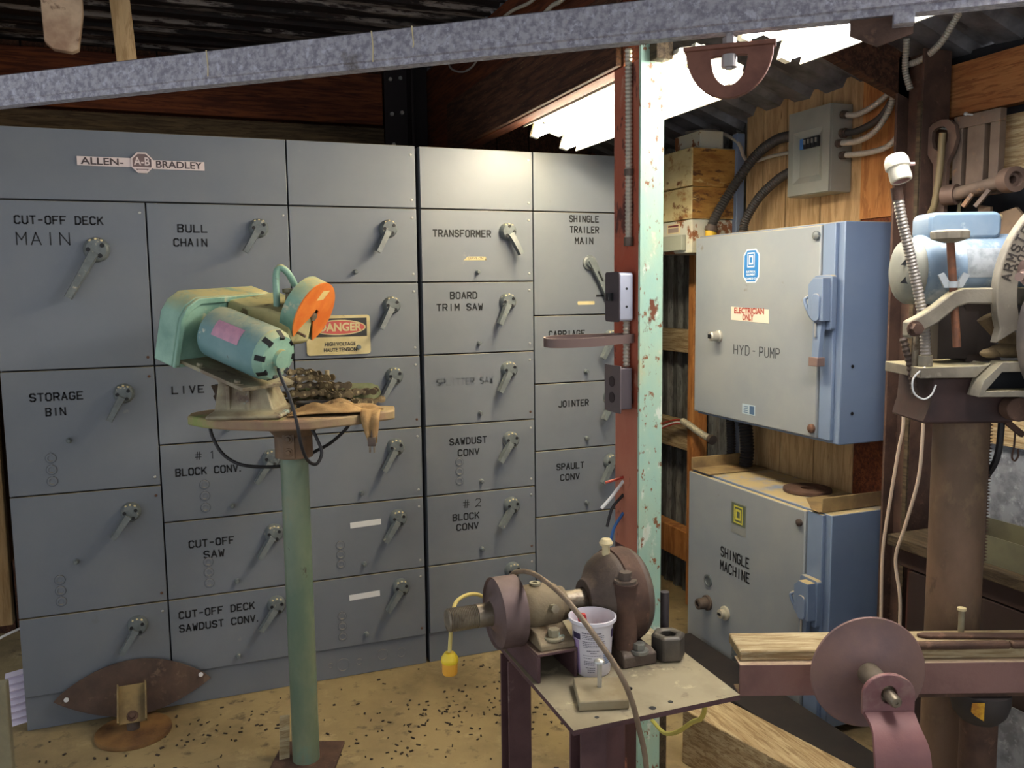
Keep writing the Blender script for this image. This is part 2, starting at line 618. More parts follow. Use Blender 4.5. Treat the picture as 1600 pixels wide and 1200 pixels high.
# ledger and plank above the cabinets
post('ledger_beam', -2.6, 0.115, 1.08, 1.155, 2.565, 2.832, REDWOOD, 'long orange-brown timber beam on the rear wall above the grey cabinets', 'beam')
post('ledger_plank', -2.6, 0.115, 1.06, 1.155, 2.40, 2.545, GREYWOODX, 'grey-brown plank running under the orange-brown rear beam', 'plank')

# main timber beam: tall upper timber and a darker board on its left face
t = thing('timber_beam', 'tall dark brown timber beam running from rear wall to the mint green post', 'beam', (0.37, 0, 2.36))
mb = MB()
mb.box(0.356, 0.42, -1.17, 1.155, 2.36, 2.86)
o = mb.build('main_timber', REDWOODY, bevel=.004)
o.parent = t
o.location = -V(t.location)
mb = MB()
mb.box(0.333, 0.354, -1.165, 0.62, 2.362, 2.60)
o = mb.build('face_board', BEAMWOOD, bevel=.003)
o.parent = t
o.location = -V(t.location)

t = thing('steel_bracket', 'black bolted steel bracket where timber beam meets the rear beam', 'bracket', (0.2, 1.06, 2.4))
mb = MB()
mb.box(-0.083, 0.04, -0.012, -0.002, 0, 0.47)
mb.box(0.04, 0.052, -0.11, -0.002, 0, 0.47)
mb.box(0.052, 0.152, -0.012, -0.002, 0, 0.47)
mb.build('plate', mat('black bracket steel', (34, 24, 24), 0.6, .2), t)
for bx, bz in ((-0.05, .40), (-0.045, .22), (-0.04, .06), (0.005, .41), (0.01, .23)):
    b = MB()
    b.bolt((bx, -0.012, bz), (0, -1, 0), .011, .012, False)
    b.build('bolt', ZINC, t)

# lean-to rafter at the steel column
mb = MB()
mb.prism([(0.46, 2.645), (1.47, 2.287), (1.47, 2.43), (0.46, 2.79)], (0, -1.27, 0), X1, Z1, (0, .04, 0))
tag(mb.build('rafter', BEAMWOOD, bevel=.003), 'sloping brown rafter from the steel column up under the roof', 'rafter')

# rusty steel column by the wall
t = thing('steel_column', 'rust brown steel column on the right wall with pale left edge', 'column', (1.41, -1.37, 0))
mb = MB()
mb.box(-0.05, 0.07, -0.01, 0.0, 0, 2.45)
mb.box(0.0, 0.012, 0.0, 0.10, 0, 2.45)
mb.box(-0.05, 0.07, 0.10, 0.11, 0, 2.45)
mb.build('flanged_shaft', RUST, t, .002)
mb = MB()
mb.box(-0.058, -0.0505, -0.010, 0.006, 0.0, 2.28)
mb.build('edge_strip', GREYWOOD, t)

# ================================================================== control cabinets
ZT, R1, R2, R3, R4, R5, R6, R7 = 2.286, 2.024, 1.712, 1.397, 1.083, 0.770, 0.451, 0.137
XL, S12, S23, S34, S4, S45, XR = -1.595, -1.066, -0.534, 0.0, 0.014, 0.536, 1.07
cabL = thing('control_cabinet', 'wide three-column blue-grey electrical control cabinet with brand nameplate', 'electrical cabinet', (-0.8, 0.25, 0))
cabR = thing('control_cabinet', 'narrower two-column blue-grey control cabinet behind the mint green post', 'electrical cabinet', (0.54, 0.25, 0))


def at(par, o):
    o.parent = par
    o.location = V(o.location) - V(par.location)
    return o


for par, x0, x1 in ((cabL, XL, S34), (cabR, S4, XR)):
    mb = MB()
    mb.box(x0 + .002, x1 - .002, 0.024, 0.5, 0.004, ZT - .003)
    mb.mi(1)
    mb.box(x0 + .006, x1 - .006, 0.018, 0.0235, 0.14, ZT - .006)
    at(par, mb.build('cabinet_body', [PAINT, DARK]))


def panel(par, name, x0, x1, z0, z1, screws=True, y=0.0, knocks=()):
    g = 0.0028
    b = MB()
    b.box(x0 + g, x1 - g, y, 0.021, z0 + g, z1 - g)
    sc = []
    if screws:
        for zz in (z0 + .035, z1 - .04):
            sc.append((x1 - .022, zz))
    for sx, sz in sc:
        b.mi(rnd.choice((1, 1, 1, 2))).cyl((sx, y, sz), (sx, y - .0035, sz), .0062, .0048, 10)
    o = b.build(name, [PAINT, ZINC, RUSTY], bevel=.0022)
    at(par, o)
    return o


def sub(door, par, o, label=None):
    """parent a piece under a door, keeping its world place"""
    o.parent = door
    o.location = V(o.location) - (V(door.location) + V(par.location))
    if label:
        o['label'] = label
    return o


def handle(cx, cz, ang, L=.112, r=.036):
    b = MB()
    c = V((cx, 0, cz))
    b.lathe([(r * 1.06, 0), (r * 1.06, .006), (r, .010), (r * .97, .026), (r * .80, .034), (.001, .035)], c, (0, -1, 0), 28)
    a = radians(ang)
    d = V((sin(a), 0, -cos(a)))
    s = V((cos(a), 0, sin(a)))
    k = r / .036
    rings = []
    for t, wd, y0, y1 in ((.012, .017, .020, .046), (.04, .0145, .024, .052), (L * .8, .0125, .032, .060), (L, .0125, .036, .062)):
        p = c + d * (t * (k if t < .05 else 1))
        wd *= k
        rings.append([p - s * wd + V((0, -y0, 0)), p + s * wd + V((0, -y0, 0)), p + s * wd * .75 + V((0, -y1, 0)), p - s * wd * .75 + V((0, -y1, 0))])
    b.loft(rings)
    b.mi(1)
    for q in (60, 155, -60):
        h = c + (d * cos(radians(q)) + s * sin(radians(q))) * r * .60
        b.cyl(h + V((0, -.0325, 0)), h + V((0, -.0375, 0)), r * .19, n=10)
    b.mi(2)
    for q in (150, 180, 210):
        h = c + V((sin(radians(q)), 0, -cos(radians(q)))) * r * .86
        b.ball(h + V((0, -.028, 0)), r * .14, 6)
    return b.build('switch_handle', [HANDLE, BLACK, CREAM])


def button(cx, cz):
    b = MB()
    c = V((cx, 0, cz))
    b.lathe([(.0105, 0), (.0105, .006), (.0078, .008), (.0078, .022), (.006, .024), (.0005, .0242)], c, (0, -1, 0), 16)
    return b.build('reset_button', HANDLE)


KNOCKD = mat('dark groove paint', (72, 76, 82), .6)


def knock(cx, cz, r=.017):
    b = MB()
    b.lathe([(r * 1.08, 0), (r * 1.04, .0012), (r, .0012), (r, .0035), (r * .86, .0038), (r * .66, .0038), (r * .60, .0010), (.0005, .0010)], (cx, 0, cz), (0, -1, 0), 24)
    b.mi(1).lathe([(r * .64, .0011), (r * .60, .0011), (r * .60, .0014), (r * .64, .0014)], (cx, 0, cz), (0, -1, 0), 24, closed=True)
    b.lathe([(r * 1.06, .0002), (r * 1.16, .0002), (r * 1.16, .0005), (r * 1.06, .0005)], (cx, 0, cz), (0, -1, 0), 24, closed=True)
    b.mi(0).box(cx - .003, cx + .003, -.0018, 0, cz + r, cz + r + .006)
    return b.build('knockout', [PAINT, KNOCKD])


LH = {'MAIN0': .043}


def door(par, x0, x1, z0, z1, hd=None, btn=None, kn=None, txt=(), big=False):
    d = panel(par, 'door', x0, x1, z0, z1)
    if hd:
        kw = dict(L=.205, r=.044) if big else {}
        sub(d, par, handle(*hd, **kw))
    if btn:
        sub(d, par, button(*btn))
    if kn:
        kx, za, zb = kn
        for i in range(3):
            sub(d, par, knock(kx, za + (zb - za) * i / 2))
    for tx in txt:
        s, x, z, wd = tx[:4]
        h = tx[4] if len(tx) > 4 else .027
        m = tx[5] if len(tx) > 5 else BLACK
        hand = s in ('#1', '#2') or h > .04
        adv = wd / max(len(s) - 0.35, 1)
        k = 0
        for wrd in s.split(' '):
            b = MB()
            b.strokes(wrd, (x + adv * k, 0, z - h / 2), X1, Z1, h, wd, th=.10 if hand else .215, gap=0 if hand else .035, sp=adv)
            sub(d, par, b.build('lettering', m, smooth=0, solid=1), 'black hand-drawn lettering' if hand else None)
            k += len(wrd) + 1
    return d


# header panels
hp = panel(cabL, 'header_panel', XL, S23, R1, ZT, False)
for x0, x1, par in ((S23, S34, cabL), (S4, S45, cabR), (S45, XR, cabR)):
    panel(par, 'header_panel', x0, x1, R1, ZT)
# nameplate on the first header
b = MB()
sk = lambda x: 2.170 - (x + 1.29) * .002
b.box(-1.291, -1.107, -.005, 0, 2.153, 2.186)
b.box(-1.032, -.846, -.005, 0, 2.149, 2.182)
b.mi(1)
put_font(b, 'ALLEN-', .036, (-1.205, -.0052, 2.1685), X1, Z1, .145, .0006)
put_font(b, 'BRADLEY', .036, (-.939, -.0052, 2.1655), X1, Z1, .165, .0006)
oc = [(.041 * cos(pi / 8 + i * pi / 4), .041 * sin(pi / 8 + i * pi / 4)) for i in range(8)]
oi = [(.0355 * cos(pi / 8 + i * pi / 4), .0355 * sin(pi / 8 + i * pi / 4)) for i in range(8)]
b.mi(0).plate_hole(oc, oi, (-1.069, 0, 2.170), X1, Z1, (0, -.009, 0))
b.mi(2).prism(oi, (-1.069, 0, 2.170), X1, Z1, (0, -.006, 0))
b.mi(0)
put_font(b, 'A-B', .042, (-1.069, -.0062, 2.174), X1, Z1, .056, .0008)
b.box(-1.098, -1.040, -.0068, -.006, 2.1475, 2.154)
b.box(-1.085, -1.053, -.0068, -.006, 2.138, 2.1445)
sub(hp, cabL, b.build('nameplate', [mat('pinkish nameplate enamel', (224, 206, 200), .5), mat('nameplate letters', (72, 58, 58), .6), mat('nameplate bronze', (120, 100, 98), .5, .2)], smooth=0),
    'pinkish white brand nameplate with octagonal badge')

# column 1
door(cabL, XL, S12, R3, R1, (-1.244, 1.843, -30), None, None,
     [('CUT-OFF DECK', -1.508, 1.951, .29), ('MAIN', -1.506, 1.883, .172, .043)], True)
door(cabL, XL, S12, .924, R3, (-1.181, 1.295, -29), (-1.381, 1.127), (-1.446, 1.063, .974), [('STORAGE', -1.501, 1.296, .176), ('BIN', -1.451, 1.239, .064)])
door(cabL, XL, S12, R6, .924, (-1.182, .829, -36), (-1.385, .654), (-1.445, .588, .502))
door(cabL, XL, S12, R7, R6, (-1.182, .369, -33))
# column 2
door(cabL, S12, S23, R3, R1, (-.653, 1.931, -31), None, None, [('BULL', -.954, 1.927, .105), ('CHAIN', -.971, 1.873, .119)])
door(cabL, S12, S23, R4, R3, (-.648, 1.31, -33), (-.808, 1.13), None, [('LIVE DECK', -1.007, 1.298, .28)])
door(cabL, S12, S23, R5, R4, (-.642, .997, -36), (-.804, .814), (-.906, .911, .816), [('#1', -.935, 1.03, .09, .03), ('BLOCK CONV.', -1.01, .968, .258)])
door(cabL, S12, S23, R6, R5, (-.645, .683, -36), (-.80, .498), (-.9065, .590, .502), [('CUT-OFF', -.975, .671, .17), ('SAW', -.921, .622, .076)])
door(cabL, S12, S23, R7, R6, (-.647, .374, -38), (-.809, .178), None, [('CUT-OFF DECK', -1.027, .383, .29), ('SAWDUST CONV.', -1.028, .327, .317)])
# column 3
door(cabL, S23, S34, R2, R1, (-.127, 1.936, -29), (-.271, 1.757))
dd = door(cabL, S23, S34, R3, R2, (-.122, 1.616, -30), None)
door(cabL, S23, S34, R4, R3, (-.119, 1.314, -33), (-.271, 1.13))
door(cabL, S23, S34, R5, R4, (-.122, 1.004, -33), (-.274, .815))
de = door(cabL, S23, S34, R6, R5, (-.119, .690, -36), (-.272, .501), (-.372, .595, .511))
df = door(cabL, S23, S34, R7, R6, (-.115, .377, -38), (-.273, .186), (-.375, .280, .188))
for d_, x, z in ((de, -.261, .6785), (df, -.275, .359)):
    b = MB()
    b.box(x - .066, x + .068, -.0012, 0, z - .0125, z + .0125, Matrix.Translation((x, 0, z)) @ Matrix.Rotation(-.03, 4, 'Y') @ Matrix.Translation((-x, 0, -z)))
    sub(d_, cabL, b.build('blank_sticker', WHITE), 'blank white label strip')

# danger sign on the second door of column 3
SIGNC = mat('yellowed sign enamel', (216, 200, 150), .45, 0, (196, 178, 124), 6, [((110, 92, 60), 14, .68, .05)])
SIGNR = mat('faded sign red', (196, 86, 76), .5)
SIGNK = mat('sign black', (44, 42, 40), .5)
b = MB()
b.prism(rrect(-.482, -.217, 1.414, 1.578, .012), (0, -.003, 0), X1, Z1, (0, -.004, 0))
b.mi(1).box(-.470, -.231, -.0078, -.007, 1.489, 1.566)
b.mi(0).prism(circ(-.348, 1.5275, .113, .032), (0, -.0078, 0), X1, Z1, (0, -.0008, 0))
b.mi(2).prism(circ(-.348, 1.5275, .107, .0272), (0, -.0086, 0), X1, Z1, (0, -.0006, 0))
b.mi(0)
put_font(b, 'DANGER', .047, (-.344, -.0093, 1.5275), X1, Z1, .178, .0016)
b.mi(1)
put_font(b, 'HIGH VOLTAGE', .021, (-.345, -.007, 1.458), X1, Z1, .128, .0006)
put_font(b, 'HAUTE TENSION', .021, (-.345, -.007, 1.434), X1, Z1, .137, .0006)
b.mi(3).cyl((-.268, -.006, 1.443), (-.268, -.022, 1.443), .0105, .0085, 16)
sub(dd, cabL, b.build('danger_sign', [SIGNC, SIGNK, SIGNR, HANDLE], smooth=30), 'cream danger high voltage sign with red oval')

# right cabinet, column 4
dt = door(cabR, S4, S45, R2, R1, (.410, 1.932, 26), (.268, 1.754), None, [('TRANSFORMER', .07, 1.921, .261)])
door(cabR, S4, S45, R3, R2, (.406, 1.623, -28), (.269, 1.441), None, [('BOARD', .142, 1.653, .121), ('TRIM SAW', .08, 1.602, .209)])
door(cabR, S4, S45, R4, R3, (.408, 1.318, -31), (.270, 1.128), None, [('SPLITTER SAW', .073, 1.274, .26, .027, FAINT)])
door(cabR, S4, S45, R5, R4, (.413, .997, -36), (.271, .818), (.1685, .912, .825), [('SAWDUST', .126, 1.006, .172), ('CONV', .164, .954, .097)])
door(cabR, S4, S45, R6, R5, (.413, .692, -37), (.268, .503), None, [('#2', .184, .719, .094, .036), ('BLOCK', .134, .661, .122), ('CONV', .151, .614, .101)])
door(cabR, S4, S45, R7, R6, (.415, .385, -35), (.27, .18))
b = MB()
b.prism([(.205, 1.806), (.312, 1.806), (.308, 1.822), (.225, 1.822)], (0, 0, 0), X1, Z1, (0, -.001, 0))
b.mi(1)
put_font(b, 'LEAVE ON', .013, (.262, -.0012, 1.814), X1, Z1, .068)
sub(dt, cabR, b.build('paper_label', [SIGNC, SIGNK], smooth=0), 'torn cream paper label')
# column 5
C1, C2, C3, C4 = 1.556, 1.243, .930, .617
ds = door(cabR, S45, XR, C1, R1, None, None, None, [('SHINGLE', .716, 1.994, .146), ('TRAILER', .719, 1.945, .143), ('MAIN', .744, 1.895, .089)])
door(cabR, S45, XR, C2, C1, (.924, 1.445, -34), (.795, 1.292), None, [('CARRIAGE', .61, 1.47, .179)])
door(cabR, S45, XR, C3, C2, (.924, 1.161, -30), (.798, .976), None, [('JOINTER', .656, 1.144, .152)])
door(cabR, S45, XR, C4, C3, (.924, .854, -34), (.797, .664), None, [('SPAULT', .645, .848, .139), ('CONV', .664, .796, .096)])
panel(cabR, 'door', S45, XR, R7, C4)
b = MB()
b.lathe([(.034, 0), (.034, .012), (.026, .016), (.022, .034), (.001, .036)], (.814, 0, 1.795), (0, -1, 0), 24)
b.loft([[V(p) + V((sx * wd, -.03 - e, 0)) for sx, e in ((-1, 0), (1, 0), (1, .016), (-1, .016))] for p, wd in
        (((.812, 0, 1.80), .018), ((.862, 0, 1.705), .015), ((.90, 0, 1.635), .020), ((.94, -.02, 1.585), .022), ((.985, -.035, 1.572), .018))])
b.mi(1).bar((.838, -.0475, 1.755), (.862, -.0475, 1.71), .008, .002, (0, 1, 0))
b.mi(1).box(.85, .905, -.002, 0, 1.638, 1.648)
sub(ds, cabR, b.build('lever_handle', [HANDLE, BLACK]), 'long curved lever handle')
b = MB()
b.prism(rrect(.755, .842, 1.602, 1.618, .004), (0, 0, 0), X1, Z1, (0, -.001, 0))
sub(ds, cabR, b.build('paper_label', SIGNC, smooth=0), 'blank cream paper label')

# kick plates
for par, x0, x1 in ((cabL, XL, S12), (cabL, S12, S23), (cabL, S23, S34), (cabR, S4, S45), (cabR, S45, XR)):
    b = MB()
    b.box(x0 + (.0015 if x0 in (XL, S4) else 0), x1 - (.0015 if x1 in (S34, XR) else 0), 0.012, 0.0235, .002, R7)
    at(par, b.build('kick_plate', PAINT))
for kx, kz, r in ((-.43, .062, .011), (-.375, .055, .03), (-.305, .058, .014), (-.20, .072, .026), (-.115, .068, .022)):
    b = MB()
    b.lathe([(r, 0), (r, .0022), (r * .8, .0022), (r * .78, .0006), (r * .5, .0004), (.0005, .0004)], (kx, .012, kz), (0, -1, 0), 24)
    at(cabL, b.build('conduit_knockout', PAINT))

# ================================================================== fluorescent fixtures
FIXW = mat('white fixture enamel', (236, 228, 204), .4)
TUBE = mat('lit warm tube', (255, 250, 235), .5, emit=(1.0, .90, .70, TUBE_POWER))
TUBE2 = mat('lit cool tube', (250, 250, 255), .5, emit=(.95, .95, 1.0, TUBE_POWER))


def fixture(label, x0, y_far, y_near, tm, z0, grp):
    """twin-tube strip light hung at a tilt, long axis along y"""
    t = thing('fluorescent_fixture', label, 'light', (x0, (y_far + y_near) / 2, z0), 0, grp)
    t.rotation_euler = (0, radians(17), 0)
    h = (y_far - y_near) / 2
    b = MB()
    sec = [(-.130, -.012), (-.130, .004), (-.055, .045), (.055, .045), (.130, .004), (.132, -.024), (.128, -.024), (.126, .002), (.053, .040), (-.053, .040), (-.126, .002), (-.127, -.012)]
    b.prism([(a, c) for a, c in sec], (0, -h, 0), X1, Z1, (0, 2 * h, 0))
    b.box(-.035, .035, -h, h, .005, .039)
    b.build('reflector', FIXW, t)
    for sx in (-.072, .072):
        tb = MB()
        tb.cyl((sx, -h + .035, -.018), (sx, h - .035, -.018), .019, n=16)
        tb.build('tube', tm, t)
        for e in (-1, 1):
            s = MB()
            s.box(sx - .016, sx + .016, e * h - .012, e * h + .012, -.036, .034)
            s.build('lamp_holder', FIXW, t)
    return t


fixture('warm lit twin-tube light strip beside the dark timber beam, nearest the cabinets', .556, -.16, -1.37, TUBE, 2.33, 'fluorescent lights')
fixture('cool white lit light strip at the top edge, beyond the galvanized channel', .627, -1.52, -2.74, TUBE2, 2.375, 'fluorescent lights')

# ================================================================== galvanized channel overhead
CA, CB = V((-2.265, -.171, 2.185)), V((1.437, -3.225, 2.185))
t = thing('steel_channel', 'long speckled galvanized steel channel crossing overhead in front of the post', 'steel beam', CA)
dv = (CB - CA)
ln = dv.length
dv.normalize()
nv = V((dv.y, -dv.x, 0))      # towards the viewer
b = MB()
sec = [(0, 0), (0, .013), (.0045, .016), (.0045, .077), (.0, .080), (-.033, .080), (-.033, .077), (-.0025, .077), (-.0025, .016), (-.002, .003), (-.033, .003), (-.033, 0)]
b.prism(sec, (0, 0, 0), nv, Z1, dv * ln)
b.build('channel', GALV, t)
for f, z in ((.3765, .018), (.470, .012), (.491, .034)):
    b = MB()
    p = dv * (ln * f) + nv * .0046
    b.tube(spl([p + V((0, 0, .080)), p + dv * .003 + V((0, 0, .045)), p + dv * .0015 + V((0, 0, z))], 5), .0016, 6)
    b.build('paint_drip', CREAM, t)


def onch(f):
    """point on the channel's front bottom line at fraction f"""
    return CA + dv * (ln * f)


# angle lug welded near the right end of the channel
p = onch(.6925)
t = thing('angle_bracket', 'rusty angle bracket under the channel near the top right light', 'bracket', p)
b = MB()
b.prism([(-.05, -.001), (.062, -.001), (.062, -.036), (.0, -.054), (-.05, -.03)], nv * -.012, dv, Z1, nv * .005)
b.build('plate', RUST, t)
b = MB()
b.bar(dv * .042 + nv * .0052 + V((0, 0, -.014)), dv * .042 + nv * .036 + V((0, 0, -.014)), .036, .025)
b.build('stub', GALV, t)

# half-round clevis hanging under the channel
p = onch(.635) + nv * -.016
t = thing('hanging_clevis', 'rust red half-round shackle plate bolted under the channel by the light', 'shackle', p + V((0, 0, -.128)))
K = .74
b = MB()
n = 16
out, inn = [], []
for i in range(n + 1):
    a = pi + pi * i / n
    out.append((.117 * K * cos(a), (.134 + .134 * sin(a)) * K))
    inn.append((.048 * K * cos(a), (.108 + .074 * sin(a)) * K))
inn[0] = (-.05 * K, .112 * K)
inn[-1] = (.05 * K, .112 * K)
out = [(-.117 * K, .138 * K)] + out[1:-1] + [(.117 * K, .138 * K)]
b.plate_hole(out + [(.06 * K, .138 * K), (0, .138 * K), (-.06 * K, .138 * K)], inn + [(.035 * K, .114 * K), (0, .114 * K), (-.035 * K, .114 * K)], nv * -.009, dv, Z1, nv * .018)
b.box(-.122 * K, .122 * K, -.018, .018, .131 * K, .143 * K, Matrix(((dv.x, nv.x, 0, 0), (dv.y, nv.y, 0, 0), (0, 0, 1, 0), (0, 0, 0, 1))))
b.build('half_ring', mat('rust red iron', (128, 84, 68), .7, .1, (106, 66, 54), 12, [], .3, 80), t, .002)
b = MB()
b.cyl((0, 0, .058), (0, 0, .1278), .0075, n=14)
b.cyl((0, 0, .062), (0, 0, .086), .0155, n=18)
b.cyl((0, 0, .107), (0, 0, .120), .014, n=6)
b.build('bolt', mat('galvanized bolt', (168, 160, 158), .4, .5), t)

# ================================================================== mint green post
MINT = mat('mint green flaking paint', (160, 200, 182), .55, 0, (182, 204, 172), 4,
           [((216, 224, 206), 16, .62, .03), ((198, 184, 130), 4, .60, .08), ((136, 88, 52), 38, .62, .03), ((110, 60, 34), 9, .70, .03)], .3, 60, (1, 1, .6))
OXIDE = mat('red oxide flaking paint', (170, 74, 48), .6, 0, (178, 104, 80), 3,
            [((92, 46, 38), 6, .58, .03), ((196, 140, 116), 5, .68, .03), ((58, 34, 32), 14, .66, .03)], .3, 60, (1, 1, .5))
t = thing('steel_post', 'flaking mint green and red oxide steel post in middle of the shop', 'post', (.345, -1.3, 0))
b = MB()
b.box(0, .081, .0, .012, 0.002, 2.62)
b.build('front_flange', MINT, t, .002)
b = MB()
b.box(.004, .012, .0125, .175, 1.302, 2.355)
b.box(.0125, .06, .165, .175, 0.002, 2.355)
b.build('side_web', OXIDE, t, .001)
for z0, z1, m in ((.84, 1.3018, mat('salmon primer', (188, 118, 92), .65, 0, (176, 100, 78), 4, [((110, 60, 48), 9, .68, .04)], .2, 60, (1, 1, .6))),
                  (.002, .8398, mat('dark maroon primer', (84, 48, 46), .65, 0, (70, 40, 40), 5, [((176, 110, 88), 7, .62, .03)], .2, 60, (1, 1, .6)))):
    b = MB()
    b.box(.004, .012, .0125, .164, z0, z1)
    b.build('side_web', m, t)
# wood block behind the post head
b = MB()
b.box(.372, .428, -1.345, -1.303, 2.345, 2.398)
tag(b.build('wood_block', GREYWOOD, bevel=.003), 'small brown wood block beside the head of the mint green post', 'block')
# conduit down the post
cz = [(.339, -1.235, 2.395), (.338, -1.24, 2.2), (.337, -1.243, 1.95), (.337, -1.243, 1.81)]
t = thing('flexible_conduit', 'ribbed metal conduit down the red side of the post to the switch box', 'conduit', cz[-1])
b = MB()
b.flex(spl([V(p) - V(cz[-1]) for p in cz], 6), .0105, .012, .13)
b.build('hose', CONDUIT, t)
b = MB()
b.cyl((0, 0, -.004), (0, 0, .022), .015, n=16)
b.cyl((0, -.0, .21), (0, 0, .228), .0145, n=16)
b.build('connector', IRON, t)

# ================================================================== boxes on the right wall
def square_logo(b, o, u, v, s, mfr, mbg):
    """the square-in-square mark; u,v span, s size"""
    o, u, v = V(o), V(u), V(v)
    n = u.cross(v)

    def fr(a, wd, lift):
        for p in ((-a, -a, a, -a + wd), (-a, a - wd, a, a), (-a, -a + wd, -a + wd, a - wd), (a - wd, -a + wd, a, a - wd)):
            b.poly([o + n * lift + u * x * s + v * y * s * 1.25 for x, y in ((p[0], p[1]), (p[2], p[1]), (p[2], p[3]), (p[0], p[3]))])
    b.mi(mfr)
    fr(1, .17, .0014)
    fr(.62, .26, .0014)


def wall_box(label, x0, x1, y0, y1, z0, z1, yd):
    """door faces -x; y0 is the end nearest the viewer, yd the near edge of the door"""
    t = thing('electrical_enclosure', label, 'electrical box', (x1, (y0 + y1) / 2, z0))
    o = V(t.location)
    mb = MB()
    mb.box(x0 + .022, x1, y0, y1, z0, z1)
    mb.build('enclosure_body', BLUEPAINT, t, .004).location = -o
    mb = MB()
    mb.box(x0, x0 + .020, yd, y1 - .002, z0 + .012, z1 - .008)
    dr = mb.build('door', BLUEDOOR, t, .005)
    dr.location = -o
    mb = MB()
    mb.box(x0 + .006, x0 + .0215, y0 + .03, yd - .006, z0 + .012, z1 - .004)
    mb.build('flange_strip', BLUEPAINT, t, .003).location = -o

    def put(ob, label=None, par=dr):
        ob.parent = par
        ob.location = -o if par is t else (0, 0, 0)
        if label:
            ob['label'] = label
        return ob
    return t, put, dr


BLUEDOOR = mat('grey enamel door', (136, 142, 146), 0.42, 0, (146, 150, 150), 2.6, [((112, 106, 92), 6, .78, .06)], dust=(TAN, .9))
U_, V_ = V((0, -1, 0)), Z1     # reading direction on faces that look towards -x


def disconnect(x, y0, y1, ztop, zbot, red):
    """flange mounted disconnect handle on the near side of the door"""
    b = MB()
    h = ztop - zbot
    yc = (y0 + y1) / 2
    # back plate
    b.prism(rrect(-.055, .04, -h * .60, 0, .012), (x, yc, ztop), U_, V_, (-.022, 0, 0))
    # raised cover
    b.prism([(-.045, -h * .1), (-.02, -h * .03), (.03, -h * .03), (.036, -h * .5), (-.02, -h * .5), (-.045, -h * .42)], (x - .022, yc, ztop), U_, V_, (-.035, 0, 0))
    b.prism(rrect(-.018, .022, -h * .50, -h * .2, .016), (x - .057, yc, ztop), U_, V_, (-.007, 0, 0))
    # handle lever downwards
    b.prism([(-.026, -h * .48), (.018, -h * .48), (.004, -h * .93), (-.03, -h * .93)], (x - .026, yc, ztop), U_, V_, (-.020, 0, 0))
    b.mi(1).box(x - .055, x - .02, yc - .012, yc + .036, ztop - h, ztop - h * .90)
    b.mi(2).cyl((x - .05, yc + .008, ztop - h * .68), (x - .05, yc + .008, ztop - h * .52), .005, n=10)
    b.mi(0).tube(spl([(x - .03, yc + .05, ztop - h * .22), (x - .05, yc + .07, ztop - h * .27), (x - .04, yc + .055, ztop - h * .42), (x - .03, yc + .05, ztop - h * .48)], 5), .007, 8)
    return b.build('disconnect_handle', [BLUEPAINT, red, ZINC], bevel=.002)


HTIP = mat('worn red handle tip', (128, 106, 98), .5, .2)
t, put, dr = wall_box('upper blue-grey wall box lettered HYD - PUMP', 1.228, 1.505, -1.163, -.246, 1.098, 1.905, -1.063)
put(disconnect(1.234, -1.14, -1.075, 1.715, 1.385, HTIP), 'dusty disconnect lever', t)
b = MB()
oct_ = [(-.052, -.045), (-.03, -.068), (.03, -.068), (.052, -.045), (.052, .045), (.03, .068), (-.03, .068), (-.052, .045)]
b.prism(oct_, (1.2279, -.658, 1.761), U_, V_, (-.001, 0, 0))
b.mi(1).prism([(x * .88, y * .93) for x, y in oct_], (1.2268, -.658, 1.761), U_, V_, (-.0006, 0, 0))
b.mi(0)
square_logo(b, (1.2264, -.658, 1.785), U_, V_, .024, 0, 1)
for z_, w_ in ((1.737, .034), (1.725, .032), (1.709, .042)):
    b.mi(0)
    put_font(b, {1.737: 'ELECTRICAL', 1.725: 'EQUIPMENT', 1.709: 'SQUARE D CO'}[z_], .011, (1.2262, -.658, z_), U_, V_, w_ * 1.8, .0004)
put(b.build('maker_label', [mat('label white', (224, 232, 236), .5), mat('label blue', (42, 116, 180), .5)], smooth=0), 'blue octagonal maker label')
b = MB()
b.prism([(-.127, -.026), (.126, -.034), (.123, .022), (-.128, .03)], (1.2279, -.652, 1.563), U_, V_, (-.001, 0, 0))
b.mi(1)
put_font(b, 'ELECTRICIAN', .034, (1.2268, -.648, 1.576), U_, V_, .2, .0012)
put_font(b, 'ONLY', .034, (1.2268, -.642, 1.549), U_, V_, .075, .0012)
put(b.build('warning_sticker', [mat('cream sticker', (226, 216, 196), .6), mat('sticker red', (164, 70, 58), .6)], smooth=0), 'cream sticker with red lettering')
for s, yy, wd in (('HYD', -.549, .105), ('-', -.675, .03), ('PUMP', -.722, .125)):
    b = MB()
    b.strokes(s, (1.2278, yy, 1.394), U_, V_, .038, wd, th=.12, gap=.03)
    put(b.build('lettering', mat('thin dark paint', (70, 74, 78), .6) if 'thin dark paint' not in MATS else MATS['thin dark paint'], smooth=0, solid=1))
b = MB()
b.lathe([(.026, 0), (.026, .008), (.021, .012), (.021, .045), (.017, .05), (.001, .05)], (1.228, -.44, 1.464), (-1, 0, 0), 20)
b.mi(1).box(1.176, 1.1785, -.452, -.428, 1.455, 1.473)
put(b.build('push_button', [mat('pale button metal', (186, 182, 170), .4, .4), BLACK]), 'round metal push button')
b = MB()
b.prism([(-.043, -.021), (.043, -.021), (.043, .021), (-.043, .021)], (1.2279, -.657, 1.167), U_, V_, (-.001, 0, 0))
b.mi(1).box(1.2263, 1.2268, -.695, -.665, 1.15, 1.184)
for k in range(4):
    b.box(1.2263, 1.2268, -.655, -.625, 1.152 + k * .008, 1.155 + k * .008)
put(b.build('rating_label', [mat('pale blue label', (176, 194, 204), .5), mat('label dark blue', (72, 100, 130), .5)], smooth=0), 'small pale blue rating label')
